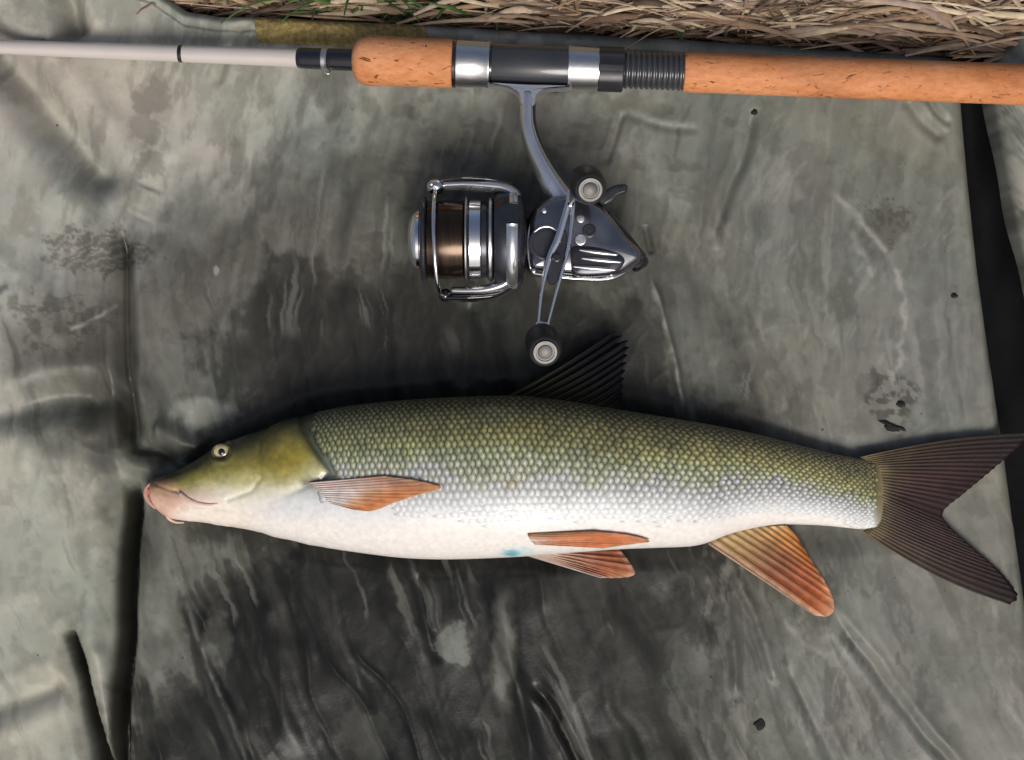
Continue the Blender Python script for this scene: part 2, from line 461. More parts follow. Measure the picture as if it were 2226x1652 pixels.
def mat_height(u, v):
    wu = u + (fbm(u / 110, v / 110, 21, 2) - 0.5) * 16
    wv = v + (fbm(u / 110, v / 110, 31, 2) - 0.5) * 16
    h = np.zeros(u.shape)
    for pl, wd, dep in CREASES:
        pl2 = catmull(pl, max(8, len(pl) * 4)) if len(pl) > 2 else pl
        lo = np.min(pl2, 0) - wd * 4; hi = np.max(pl2, 0) + wd * 4
        m = (wu > lo[0]) & (wu < hi[0]) & (wv > lo[1]) & (wv < hi[1])
        if not m.any(): continue
        d, t = seg_dist(wu[m], wv[m], pl2)
        ends = sstep(0, 0.16, t) * sstep(0, 0.16, 1 - t)
        ends = np.where(dep < -22, np.maximum(ends, sstep(0, 0.04, t)), ends)
        x = d / wd
        prof = np.exp(-(x ** 2)) if dep > -22 else np.clip(1.15 - x, 0, 1)
        h[m] += dep * 1e-3 * prof * ends
        if dep < 0 and dep > -22:   # cloth bulges beside a valley
            h[m] += -0.22 * dep * 1e-3 * np.exp(-((x - 2.1) / 0.8) ** 2) * ends
    # long stretched wrinkles that follow the grain of the cloth
    w_ = drift(u, v) + (fbm(u / 200, v / 200, 24, 2) - 0.5) * 90
    below = sstep(1100, 1350, v)
    rg = 1 - np.abs(2 * fbm(w_ / 75, v / 520, 5, 2, 0.4) - 1)
    gate = sstep(0.42, 0.62, fbm(u / 300, v / 300, 25, 3))
    h += (rg ** 4) * 2.2e-3 * (0.25 + 0.75 * below) * (0.3 + 0.7 * gate)
    h += (fbm(w_ / 130, v / 600, 6, 3, 0.4) - 0.5) * (2.5e-3 + 3.5e-3 * below)
    h += (fbm(w_ / 30, v / 300, 7, 2) - 0.5) * 0.4e-3
    h += (fbm(u / 260, v / 320, 11, 4, 0.42) - 0.5) * 6.0e-3
    rid = 1 - np.abs(2 * fbm((u + v * 0.35) / 70, (v - u * 0.25) / 160, 14, 3) - 1)
    h += (rid ** 6) * 0.3e-3 * (1 - 0.5 * below)
    h += (fbm(u / 30, v / 36, 19, 2) - 0.5) * 0.2e-3
    # left panel is puffier
    h += 0.006 * sstep(330, 40, u) * (0.4 + fbm(u / 260, v / 300, 8, 2))
    # kept flat under fish
    inn = sstep(60, -10, sdf(u, v, [(330, 1060), (700, 900), (1100, 870), (1500, 930), (1900, 1000), (1930, 1150), (1500, 1180), (960, 1205), (560, 1150)]))
    h = h * (1 - inn * 0.8) - 0.0035 * inn
    return h

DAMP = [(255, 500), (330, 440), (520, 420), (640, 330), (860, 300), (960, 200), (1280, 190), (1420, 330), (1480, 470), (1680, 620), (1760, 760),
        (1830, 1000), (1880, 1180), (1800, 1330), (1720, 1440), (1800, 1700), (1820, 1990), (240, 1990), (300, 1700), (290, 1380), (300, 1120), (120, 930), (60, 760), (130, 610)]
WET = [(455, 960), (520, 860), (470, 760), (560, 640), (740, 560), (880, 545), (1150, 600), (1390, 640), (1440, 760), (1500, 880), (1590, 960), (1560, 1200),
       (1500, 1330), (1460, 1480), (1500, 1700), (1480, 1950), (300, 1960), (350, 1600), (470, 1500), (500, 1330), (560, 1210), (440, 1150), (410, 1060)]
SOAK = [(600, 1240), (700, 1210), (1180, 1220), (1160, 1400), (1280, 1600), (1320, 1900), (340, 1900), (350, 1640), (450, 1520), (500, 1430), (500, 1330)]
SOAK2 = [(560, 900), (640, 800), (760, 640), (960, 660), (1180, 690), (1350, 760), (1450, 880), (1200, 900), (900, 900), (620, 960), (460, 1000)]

def blob(u, v, cu, cv, ru, rv, seed, edge=0.35, amp=0.9, sc_=30):
    q = np.hypot((u - cu) / ru, (v - cv) / rv) + (fbm(u / sc_, v / sc_, seed, 4, 0.6) - 0.5) * amp * 2
    return sstep(1 + edge, 1 - edge, q)

def mat_stains_and_shade(u, v):
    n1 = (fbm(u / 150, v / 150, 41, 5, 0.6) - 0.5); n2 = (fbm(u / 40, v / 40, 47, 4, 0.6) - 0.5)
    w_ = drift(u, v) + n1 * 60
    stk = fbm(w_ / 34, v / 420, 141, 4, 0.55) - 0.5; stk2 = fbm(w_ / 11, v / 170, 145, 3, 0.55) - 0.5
    wet_shade = 0.52 * sstep(150, -110, sdf(u, v, DAMP) + n1 * 260 + n2 * 60 + stk * 190)
    wet_shade = np.maximum(wet_shade, 0.86 * sstep(150, -120, sdf(u, v, WET) + n1 * 200 + n2 * 70 + stk * 200 - 30))
    wet_shade = np.maximum(wet_shade, 1.0 * sstep(120, -90, sdf(u, v, SOAK) + n1 * 160 + n2 * 70 + stk * 180 - 85))
    wet_shade = np.maximum(wet_shade, 0.84 * sstep(140, -110, sdf(u, v, SOAK2) + n1 * 170 + n2 * 60 + stk * 160))
    wet_shade = np.maximum(wet_shade, 0.36 * sstep(1150, 1600, u + n1 * 500))        # right half slightly darker and glossier
    wet_shade = np.maximum(wet_shade, 0.30 * sstep(0.5, 0.7, fbm(u / 120, v / 170, 53, 5, 0.6)) * sstep(350, 600, u))
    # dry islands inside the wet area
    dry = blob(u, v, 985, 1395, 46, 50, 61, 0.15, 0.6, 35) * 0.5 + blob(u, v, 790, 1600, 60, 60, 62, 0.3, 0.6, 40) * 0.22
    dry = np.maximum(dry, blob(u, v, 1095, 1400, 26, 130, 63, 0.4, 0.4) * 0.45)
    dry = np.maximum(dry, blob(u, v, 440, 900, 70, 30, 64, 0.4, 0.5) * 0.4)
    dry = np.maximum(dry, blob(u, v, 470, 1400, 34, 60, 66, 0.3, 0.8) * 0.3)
    wet_shade = np.clip(wet_shade - dry + (stk * 0.32 + stk2 * 0.12) * (0.25 + wet_shade), 0, 1)
    # shade in the deep folds, painted in through the wet value
    for pl, wd, am in (([(288, 1030), (281, 1150), (273, 1300), (266, 1450), (252, 1652), (240, 1900)], 25, 1.0), ([(150, 1350), (176, 1450), (196, 1550), (216, 1652), (240, 1900)], 15, 0.9),
                       ([(268, 480), (271, 640), (274, 850), (288, 975), (345, 985), (390, 1012)], 13, 0.7)):
        wu = u + (fbm(u / 110, v / 110, 21, 2) - 0.5) * 16; wv = v + (fbm(u / 110, v / 110, 31, 2) - 0.5) * 16
        d, t = seg_dist(wu, wv, catmull(pl, 24)); wet_shade = np.maximum(wet_shade, am * np.exp(-((d / wd) ** 2) ** 1.2) * sstep(0, 0.08, t))
    # boot-print like smears, mud films and one painted valley shade
    dirt_shade = 0.55 * blob(u, v, 330, 215, 40, 50, 71, 0.2, 0.7, 26)
    dirt_shade = np.maximum(dirt_shade, 0.45 * blob(u, v, 325, 285, 34, 34, 72, 0.2, 0.9, 22))
    dirt_shade = np.maximum(dirt_shade, 0.40 * blob(u, v, 320, 355, 40, 24, 73, 0.2, 1.1, 16))
    strip = np.abs(np.sin((u * 0.45 + v) / 7.0 + fbm(u / 24, v / 24, 5, 3) * 9)) * (0.5 + fbm(u / 12, v / 12, 8, 3))
    pr = blob(u, v, 215, 545, 105, 52, 74, 0.2, 0.9, 26)
    dirt_shade = np.maximum(dirt_shade, 0.68 * pr * (0.3 + 0.7 * sstep(0.25, 0.8, strip)))
    pr = blob(u, v, 120, 700, 110, 60, 75, 0.25, 1.0, 24)
    dirt_shade = np.maximum(dirt_shade, 0.55 * pr * sstep(0.48, 0.6, fbm(u / 22, v / 16, 33, 3)))
    dirt_shade = np.maximum(dirt_shade, 0.6 * blob(u, v, 225, 800, 90, 110, 76, 0.5, 0.9, 60) * (0.4 + 0.6 * fbm(u / 20, v / 60, 34, 3)))
    dirt_shade = np.maximum(dirt_shade, 0.7 * blob(u, v, 215, 930, 70, 50, 77, 0.4, 0.6, 40))  # shade of the soft valley at left, painted as a dark patch
    dirt_shade = np.maximum(dirt_shade, 0.65 * blob(u, v, 1930, 480, 48, 44, 78, 0.3, 1.1, 16) * sstep(0.42, 0.55, fbm(u / 9, v / 9, 36, 3)))
    dirt_shade = np.maximum(dirt_shade, 0.45 * blob(u, v, 1920, 500, 60, 50, 79, 0.4, 0.8, 26))
    dirt_shade = np.maximum(dirt_shade, 0.8 * sstep(0.50, 0.58, fbm(u / 13, v / 13, 37, 3)) * blob(u, v, 1940, 870, 60, 70, 80, 0.4, 0.5, 30))
    dirt_shade = np.maximum(dirt_shade, 0.42 * sstep(0.50, 0.70, fbm((u + v * 0.25) / 30, v / 95, 38, 5, 0.62)) * sstep(520, 260, np.hypot(u - 450, v - 330)))
    dirt_shade = np.maximum(dirt_shade, 0.45 * sstep(0.54, 0.62, fbm(u / 34, v / 70, 39, 4, 0.6)) * sstep(420, 200, np.hypot((u - 1650) * 0.7, v - 1450)))
    dirt_shade = np.maximum(dirt_shade, 0.4 * sstep(0.52, 0.64, fbm(u / 90, v / 60, 40, 5, 0.6)) * sstep(600, 300, np.hypot(u - 1150, v - 350)))
    dirt_shade = np.maximum(dirt_shade, 0.35 * sstep(0.5, 0.62, fbm(u / 70, v / 110, 43, 5, 0.6)) * sstep(450, 200, np.hypot(u - 1720, v - 640)))
    dirt_shade = np.maximum(dirt_shade, 0.28 * sstep(0.48, 0.70, fbm(u / 70 + n1, v / 90 + n2, 44, 5, 0.65)))
    # rubbed pale lines and dried water marks
    def sline(pl, wd, amp, seed, warp=10):
        a = (fbm(u / 26, v / 26, seed, 3) - 0.5) * warp * 2
        d, t = seg_dist(u + a, v + a * 0.6, pl)
        return amp * np.exp(-(d / wd) ** 2) * sstep(0, .1, t) * sstep(0, .1, 1 - t) * (0.35 + 0.65 * sstep(0.3, 0.62, fbm(u / 22, v / 22, seed + 1, 4)))
    sc = sline([(1408, 588), (1438, 690), (1466, 790), (1486, 890)], 5, 0.55, 81, 4)
    sc = np.maximum(sc, sline([(1790, 400), (1860, 470), (1935, 560), (1962, 640), (1958, 760), (1935, 860)], 7, 0.5, 83, 14))
    sc = np.maximum(sc, sline([(1850, 500), (1880, 560), (1900, 610)], 7, 0.45, 84, 12))
    sc = np.maximum(sc, sline([(1700, 370), (1740, 440)], 14, 0.25, 85))
    sc = np.maximum(sc, sline([(1548, 500), (1558, 545)], 8, 0.5, 86, 4))
    sc = np.maximum(sc, sline([(400, 200), (375, 330), (345, 460), (330, 520)], 16, 0.55, 87, 16))
    sc = np.maximum(sc, sline([(455, 240), (440, 330), (440, 370)], 14, 0.35, 88, 16))
    sc = np.maximum(sc, sline([(150, 720), (215, 690), (260, 660)], 4, 0.5, 89, 6))
    sc = np.maximum(sc, sline([(400, 1290), (442, 1430), (502, 1560), (545, 1660)], 6, 0.22, 90, 5))
    sc = np.maximum(sc, sline([(1588, 1225), (1640, 1340), (1690, 1490)], 7, 0.18, 91, 5))
    sc = np.maximum(sc, sline([(1700, 1340), (1745, 1400), (1790, 1420)], 7, 0.4, 92, 16))
    sc = np.maximum(sc, 0.5 * blob(u, v, 472, 588, 6, 9, 93, 0.3, 0.4, 10))
    sc = np.maximum(sc, 0.16 * sstep(0.62, 0.78, fbm(w_ / 16, v / 260, 151, 3, 0.5)) * sstep(0.45, 0.62, fbm(u / 160, v / 160, 152, 3)) * sstep(300, 500, u))
    sc = np.maximum(sc, 0.18 * sstep(0.60, 0.72, fbm((w_ + v * 0.5) / 13, v / 60, 153, 4, 0.6)) * sstep(0.48, 0.6, fbm(u / 120, v / 120, 154, 3)) * sstep(1400, 1600, u))
    dirt_shade = np.maximum(dirt_shade, 0.35 * sstep(0.58, 0.76, fbm(w_ / 20, v / 150, 155, 4, 0.55)) * sstep(0.44, 0.6, fbm(u / 180, v / 140, 156, 3)))
    return wet_shade, np.clip(dirt_shade, 0, 0.85), np.clip(sc, 0, 0.8)

mat_root = thing('unhooking_mat', 'padded khaki grey fishing mat, creased and wet, under the fish and rod', 'mat', loc=(0, 0, 0))

def make_mat():
    au = np.unique(np.r_[np.linspace(-620, -40, 60), np.linspace(-40, 2060, 620), np.linspace(2060, 2100, 30)]); au = (au - au[0]) / (au[-1] - au[0])
    av = np.unique(np.r_[np.linspace(0, 60, 32), np.linspace(60, 1720, 490), np.linspace(1720, 2250, 60)]); av = av / av[-1]
    A, B = np.meshgrid(au, av)
    V0 = B * 2250
    U = -620 + A * (mat_right_u(V0) + 620)
    top = mat_top_v(U)
    V = top + B * (2250 - top)
    wob = (fbm(U / 60, V * 0 + 3.3, 91, 3) - 0.5) * 8 * np.exp(-(V - top) / 40)
    V = V + wob
    h = mat_height(U, V)
    dr = (mat_right_u(V0) - U); dt = (V - top); dl = U + 620; db = 2250 - V
    def edge(d, rad, drop):
        t = np.clip(1 - d / rad, 0, 1); return -drop * (1 - np.sqrt(np.clip(1 - t ** 2, 0, 1)))
    h += edge(dr, 62, 0.028) + edge(dt, 26, 0.020) + edge(dl, 60, 0.026) + edge(db, 60, 0.026)
    # stitched hem line along the top edge
    h += -0.0012 * np.exp(-((dt - 38) / 4.0) ** 2) + 0.0006 * np.exp(-((dt - 26) / 9.0) ** 2)
    st = np.sin(U / 4.0) > 0.2
    h += 0.0005 * np.exp(-((dt - 46) / 2.5) ** 2) * st
    wet_shade, dirt_shade, scf = mat_stains_and_shade(U, V)
    X = (U - 1113) / S; Y = (826 - V) / S
    n1, n0 = U.shape
    v = np.stack([X.ravel(), Y.ravel(), h.ravel()], 1)
    i = np.arange((n1 - 1) * (n0 - 1)); r = i // (n0 - 1) * n0 + i % (n0 - 1)
    f = np.stack([r, r + n0, r + n0 + 1, r + 1], 1)
    link_mesh('main_panel', v, f, M['mat'], mat_root, attrs={'wet_shade': wet_shade.ravel(), 'dirt_shade': dirt_shade.ravel(), 'scuff': scf.ravel()})
make_mat()

def make_bolster():
    # padded side flap on the right; its corner points left beneath the rod
    outline = [(2146, 172), (2158, 225), (2190, 395), (2226, 565), (2290, 820), (2380, 1150), (2520, 1600), (2640, 1950), (2760, 1980), (2900, 1700), (2900, 900), (2860, 0), (2800, -260), (2600, -380), (2420, -220), (2300, -60), (2226, 43), (2176, 122)]
    o = closed_smooth(outline, 18 * 14)
    c = np.array([2560, 560.0]); vs = []; fs = []; rings = []
    ins = np.r_[np.linspace(0, 1, 9) ** 2 * 0.10, np.linspace(0.14, 0.98, 30)]
    m = len(o)
    for q in (0, 1):
        vs_q = o + (c - o) * 0
        for a in vs_q: vs.append(P(a[0], a[1], -0.028 if q == 0 else -0.002, 0.0))
    for s in ins:
        a = o + (c - o) * s
        d = np.linalg.norm(a - o, axis=1)
        z = 0.016 * np.sqrt(np.clip(1 - np.clip(1 - d / 60, 0, 1) ** 2, 0, 1)) + (fbm(a[:, 0] / 70, a[:, 1] / 70, 5, 4) - 0.5) * 0.006 * np.clip(d / 60, 0, 1)
        for (uu, vv), zz in zip(a, z): vs.append(P(uu, vv, -0.001 + zz, 0.0))
    nr = 2 + len(ins)
    for i in range(nr - 1):
        for j in range(m):
            k = (j + 1) % m; fs.append((i * m + j, i * m + k, (i + 1) * m + k, (i + 1) * m + j))
    fs.append(tuple((nr - 1) * m + j for j in range(m)))
    V = np.array(vs); U_ = V[:, 0] * S + 1113; Vv = 826 - V[:, 1] * S
    wet_shade = 0.30 * sstep(0.42, 0.6, fbm(U_ / 50, Vv / 60, 3, 5, .6)); dirt_shade = 0.5 * sstep(0.5, 0.62, fbm(U_ / 25, Vv / 30, 6, 5, .6)); scf = 0.35 * sstep(0.55, 0.65, fbm(U_ / 18, Vv / 18, 9, 4))
    link_mesh('side_flap', V, fs, M['mat'], mat_root, attrs={'wet_shade': wet_shade, 'dirt_shade': dirt_shade, 'scuff': scf})
    # black gusset standing in for the deep shade between main panel and flap
    vsg = []; fsg = []; vv = np.linspace(-150, 2000, 90)
    for v_ in vv:
        l_ = float(mat_right_u(v_)) - 26; r_ = float(np.interp(v_, [-150, 172, 225, 565, 820, 1150, 1600, 2000], [2300, 2150, 2162, 2230, 2295, 2385, 2525, 2660])) + 4
        for t in np.linspace(0, 1, 11):
            z = -0.016 - 0.011 * math.sin(math.pi * t) + 0.004 * t ** 4 + 0.002 * math.sin(v_ / 37 + t * 5)
            vsg.append(P(l_ + (r_ - l_) * t, v_, z, 0.0))
    for i in range(len(vv) - 1):
        for j in range(10): fsg.append((i * 11 + j, (i + 1) * 11 + j, (i + 1) * 11 + j + 1, i * 11 + j + 1))
    link_mesh('gap_shade', vsg, fsg, M['gap_shade'], mat_root)
make_bolster()

def mat_patch():
    m, n, l, b = new_mat('woven_patch')
    tc = n.new('ShaderNodeTexCoord')
    def noise(s, st, d=4):
        mp = n.new('ShaderNodeMapping'); mp.inputs['Scale'].default_value = st; l.new(tc.outputs['Object'], mp.inputs[0])
        z = n.new('ShaderNodeTexNoise'); z.inputs['Scale'].default_value = s; z.inputs['Detail'].default_value = d; l.new(mp.outputs[0], z.inputs[0]); return z.outputs[0]
    r = n.new('ShaderNodeValToRGB'); e = r.color_ramp.elements; e.new(0.5)
    for q, (p, c) in zip(e, [(0.3, (0.22, 0.155, 0.05)), (0.52, (0.36, 0.27, 0.095)), (0.75, (0.42, 0.24, 0.08))]): q.position = p; q.color = (*c, 1)
    l.new(noise(55, (1, 1, 1)), r.inputs[0])
    r2 = n.new('ShaderNodeValToRGB'); r2.color_ramp.elements[0].position = 0.35; r2.color_ramp.elements[0].color = (0.55, 0.52, 0.45, 1); r2.color_ramp.elements[1].position = 0.65
    l.new(noise(300, (1.2, 1, 1), 2), r2.inputs[0])
    x = n.new('ShaderNodeMix'); x.data_type = 'RGBA'; x.blend_type = 'MULTIPLY'; x.inputs[0].default_value = 1
    l.new(r.outputs[0], x.inputs[6]); l.new(r2.outputs[0], x.inputs[7]); l.new(x.outputs[2], b.inputs['Base Color'])
    b.inputs['Roughness'].default_value = 0.9
    bp = n.new('ShaderNodeBump'); bp.inputs['Distance'].default_value = 0.0008; l.new(r2.outputs[0], bp.inputs['Height']); l.new(bp.outputs[0], b.inputs['Normal'])
    return m
M['patch'] = mat_patch()
def make_patch():
    # frayed woven strip sewn on the top hem
    nu, nv = 120, 18; vs = []; fs = []
    uu = np.linspace(556, 926, nu)
    for j in range(nv):
        b = j / (nv - 1)
        top = np.interp(uu, [556, 926], [31, 45]) + (vnoise(uu / 5, uu * 0, 3) - 0.5) * 3
        bot = np.interp(uu, [556, 926], [93, 108])
        vv = top * (1 - b) + bot * b
        ed = min(b, 1 - b) * 14
        z = mat_height(uu, vv) + 0.0022 * min(1, ed + 0.25) - 0.020 * (1 - np.sqrt(1 - np.clip(1 - (vv - mat_top_v(uu)) / 26, 0, 1) ** 2))
        for a, c, d in zip(uu, vv, z): vs.append(P(a - (1 - b) * 4 + b * 6, c, d, 0))
    for j in range(nv - 1):
        for i in range(nu - 1): fs.append((j * nu + i, (j + 1) * nu + i, (j + 1) * nu + i + 1, j * nu + i + 1))
    o = link_mesh('woven_patch', vs, fs, M['patch'], mat_root)
    o['label'] = 'frayed ochre woven strip sewn along the top edge of the mat'
make_patch()

# ------------------------------------------------------------------ fishing rod
rod = thing('fishing_rod', 'fishing rod with pale blank, orange cork grips and silver hoods along the top', 'fishing rod')
RZ = 0.033
def rod_v(u): return 102 + 0.0368 * u
def rod_z(u): return float(np.interp(u, [-1200, 0, 640, 900, 3000], [0.008, 0.012, 0.019, 0.029, 0.034]))
def rod_pt(u): return P(u, rod_v(u), rod_z(u))
def rod_part(name, prof, mat, seg=40, sharp=35):
    """prof: [(u, radius in layout units)]"""
    vs = []; fs = []; n = len(prof)
    for i, (u, r) in enumerate(prof):
        c = Vector(rod_pt(u)); ax = (Vector(rod_pt(u + 5)) - Vector(rod_pt(u - 5))).normalized()
        s = ax.cross(Vector((0, 0, 1))).normalized(); up = s.cross(ax); rr = r * K(rod_z(u))
        for j in range(seg):
            th = 2 * math.pi * j / seg
            vs.append(tuple(c + s * (rr * math.cos(th)) + up * (rr * math.sin(th))))
    for i in range(n - 1):
        for j in range(seg):
            k = (j + 1) % seg; fs.append((i * seg + j, (i + 1) * seg + j, (i + 1) * seg + k, i * seg + k))
    fs.append(tuple(range(seg))); fs.append(tuple((n - 1) * seg + j for j in range(seg))[::-1])
    return sharpen(link_mesh(name, vs, fs, mat, rod), sharp)

rod_part('blank', [(-1250, 8)] + [(u, 16.0 + 4.5 * (u / 660) if u > 0 else 16 + u * 0.0064) for u in range(-1200, 660, 12)] + [(u, 20.6) for u in range(660, 775, 8)] + [(775, 21)], M['blank'])
rod_part('band', [(389, 18.5), (390, 19.6), (397, 19.7), (398, 18.6)], M['black_gloss'])
rod_part('whipping', [(648, 20.5), (652, 22.6)] + [(u, 22.6 + (u - 652) * 0.014) for u in range(660, 700, 8)] + [(702, 23.0)], M['black_gloss'])
rod_part('winding_check', [(701, 23), (703, 25.5), (711, 25.8), (714, 23)], M['silver'])
rod_part('whipping', [(713, 22.8)] + [(u, 23.8 + (u - 716) * 0.01) for u in range(716, 770, 9)] + [(776, 24.0)], M['black_gloss'])
vs, fs = tube([P(705, rod_v(705) + 20, 0.02), P(707, rod_v(705) + 32, 0.022), P(716, rod_v(705) + 33, 0.022), P(719, rod_v(705) + 20, 0.02)], 0.0006, 8)
link_mesh('hook_keeper', vs, fs, M['silver'], rod)
prof = [(771, 26), (772, 33), (776, 41), (783, 48), (792, 52.5), (806, 54.5)] + [(u, 54.5 - 2.5 * math.sin((u - 806) / 175 * math.pi) * 0.4 - (u - 806) * 0.012) for u in range(812, 980, 6)] + [(982, 51.8), (984, 50)]
rod_part('fore_grip', prof, M['cork'], 56)
rod_part('grip_ring', [(983.5, 49), (985, 52), (991, 52.2), (993, 50)], M['black_gloss'])
rod_part('hood', [(992, 48), (993, 50), (998, 50.6), (1030, 49.6), (1056, 48.8), (1060, 50.4), (1064, 50.4), (1065, 47)], M['silver'], 48)
rod_part('reel_seat', [(1063, 45), (1066, 46.3), (1230, 45.6), (1237, 45)], M['graphite'], 48)
rod_part('seat_ring', [(1064.6, 46), (1065, 48.6), (1069, 48.6), (1070, 46)], M['black_gloss'], 48)
rod_part('hood', [(1234, 46), (1235, 47.4), (1239, 47.6), (1243, 46.4), (1290, 45.0), (1301, 44.6), (1302, 42)], M['silver'], 48)
# locking nut with raised flats
def nut():
    vs = []; fs = []; seg = 48; us = [1300, 1302, 1312, 1326, 1340, 1352, 1355]
    for u in us:
        c = Vector(rod_pt(u)); ax = (Vector(rod_pt(u + 5)) - Vector(rod_pt(u - 5))).normalized()
        s = ax.cross(Vector((0, 0, 1))).normalized(); up = s.cross(ax)
        for j in range(seg):
            th = 2 * math.pi * j / seg
            bite = 3.6 * (abs(math.sin(th * 4 + 0.5)) > 0.55)
            e = 1.0 if 1302 <= u <= 1352 else 0.94
            rr = (48.4 - bite) * e * K(rod_z(u))
            vs.append(tuple(c + s * (rr * math.cos(th)) + up * (rr * math.sin(th))))
    for i in range(len(us) - 1):
        for j in range(seg):
            k = (j + 1) % seg; fs.append((i * seg + j, (i + 1) * seg + j, (i + 1) * seg + k, i * seg + k))
    fs.append(tuple(range(seg))); fs.append(tuple((len(us) - 1) * seg + j for j in range(seg))[::-1])
    sharpen(link_mesh('locking_nut', vs, fs, M['black'], rod), 25)
nut()
prof = [(1353, 36)]
for i in range(11):
    u0 = 1356 + i * 11.6
    prof += [(u0, 35.5), (u0 + 2.2, 39.6), (u0 + 6.0, 40.2), (u0 + 8.4, 39.4), (u0 + 10.4, 35.5)]
prof.append((1487, 35.5))
rod_part('thread', prof, M['graphite'], 40, 60)
prof = [(1484, 38), (1485.5, 41.5), (1489, 43.0)] + [(u, 43.0 + min(1.2, (u - 1489) * 0.0015) - (0.7 if u % 48 < 3 else 0)) for u in range(1500, 2700, 3)] + [(2706, 42), (2712, 38)]
rod_part('rear_grip', prof, M['cork'], 56)
rod_part('butt_cap', [(2710, 42), (2714, 45), (2760, 46), (2772, 40), (2776, 20)], M['rubber'])

# ------------------------------------------------------------------ fishing reel
reel = thing('fishing_reel', 'open faced spinning reel with double handle clamped beneath the rod', 'fishing reel')
ZA = 0.036
AXV = 521.0
def ra(u): return Vector(P(u, AXV, ZA))
def rl(name, prof, mat, seg=56, sharp=35, parent=reel):
    k = K(ZA); a = ra(prof[0][0])
    return sharpen(link_mesh(name, *lathe(a, a + Vector((1, 0, 0)), [((u - prof[0][0]) * k, r * k) for u, r in prof], seg), mat, parent), sharp)

# foot and stem
foot = [(1064, 182), (1110, 184), (1150, 186), (1195, 187), (1238, 189), (1239, 196), (1205, 198), (1182, 203), (1168, 213), (1161, 236), (1133, 236), (1126, 211), (1112, 200), (1092, 194), (1064, 190)]
sharpen(link_mesh('reel_foot', *pillow(foot, 0.033, 0.033, 0.0075, 4, n=120), M['bluegrey'], reel), 50)
path = catmull([(1147, 205, 17), (1146, 240, 16), (1147, 275, 16.5), (1158, 318, 18), (1179, 365, 21), (1203, 410, 26), (1224, 446, 32)], 28)
vs, fs = tube([P(a, b, 0.034 + 0.004 * i / 27, 0.034) for i, (a, b, c) in enumerate(path)], [(c * K(.034), 0.0075 + 0.004 * i / 27) for i, (a, b, c) in enumerate(path)], 20)
link_mesh('stem', vs, fs, M['bluegrey'], reel)
vs, fs = tube([P(a + c * 0.82, b - c * 0.30, 0.033, 0.034) for a, b, c in path], [(c * 0.42 * K(.034), 0.0070) for a, b, c in path], 14)
link_mesh('stem_trim', vs, fs, M['black_gloss'], reel)
# body
body = [(1146, 480), (1168, 448), (1205, 428), (1250, 428), (1296, 444), (1328, 472), (1362, 515), (1390, 545), (1392, 572), (1372, 590), (1344, 606), (1310, 612), (1250, 611), (1185, 604), (1148, 592), (1141, 540)]
link_mesh('body', *pillow(body, 0.034, 0.034, 0.021, 20, 11, 160, dome=0.0012), M['gunmetal'], reel)
def disc(name, u, v, z0, z1, r, mat, parent=reel, bev=2.0, seg=36, zr=None, ring=None):
    k = K(z1); a = Vector(P(u, v, z0, z1 if zr is None else zr)); L = z1 - z0
    prof = [(0, r * k), (L - bev * k, r * k), (L - bev * k * .3, (r - bev * .3) * k), (L, (r - bev) * k)]
    if ring: prof += [(L, ring[0] * k), (L - ring[2] * k, (ring[0] - .6) * k), (L - ring[2] * k, (ring[1] + .6) * k), (L, ring[1] * k)]
    prof += [(L, 0.5 * k)]
    return sharpen(link_mesh(name, *lathe(a, a + Vector((0, 0, 1)), prof, seg), mat, parent), 35)
def bar(name, pts, r, mat, parent=reel, seg=12, zr=None, flat=1.0, n=20):
    q = catmull(pts, n)
    rr = r if hasattr(r, '__len__') else [r] * 2
    rs = np.interp(np.linspace(0, 1, n), np.linspace(0, 1, len(rr)), rr)
    return link_mesh(name, *tube([P(a, b, c, zr) for a, b, c in q], [(x * K(.04), x * K(.04) * flat) for x in rs], seg), mat, parent)
disc('side_plate', 1186, 528, 0.050, 0.0572, 37, M['darkmetal'], ring=(31, 27, 1.5))
bar('highlight_rim', [(1162, 462, 0.0500), (1150, 500, 0.0505), (1148, 545, 0.0505), (1154, 586, 0.0500)], [2, 3.4, 3.4, 2], M['chrome'], flat=0.7)  # bright bars added to stand in for highlights on the body
bar('highlight_rim', [(1158, 594, 0.0490), (1210, 601, 0.0500), (1270, 606, 0.0495), (1330, 604, 0.0480), (1372, 584, 0.0450)], [2, 3.4, 3.0, 3.4, 2], M['bluegrey'], flat=0.7)
bar('highlight_rim', [(1300, 462, 0.0510), (1328, 494, 0.0515), (1352, 526, 0.0510), (1378, 556, 0.0470)], [2, 4.5, 4.5, 2], M['bluegrey'], flat=0.7)
bar('highlight_rim', [(1160, 505, 0.0572), (1176, 494, 0.0576), (1196, 493, 0.0576), (1214, 504, 0.0572)], [1.5, 2.6, 2.6, 1.5], M['silver'], flat=0.6)
disc('maker_plate', 1262, 520, 0.050, 0.0566, 13, M['silver'], ring=(9, 6, 1))
disc('screw', 1183, 457, 0.050, 0.0560, 6, M['chrome'])
disc('screw', 1281, 501, 0.050, 0.0572, 15, M['black'], ring=(10, 5, 2))
disc('screw', 1262, 476, 0.050, 0.0560, 9, M['bluegrey'])
disc('screw', 1330, 600, 0.040, 0.0500, 5, M['chrome'])
disc('screw', 1160, 588, 0.046, 0.0545, 5, M['chrome'])
link_mesh('rear_housing', *pillow([(1238, 532), (1290, 530), (1345, 546), (1362, 566), (1348, 588), (1320, 600), (1250, 600), (1236, 570)], 0.055, 0.048, 0.0085, 8, 6, 96), M['darkmetal'], reel)
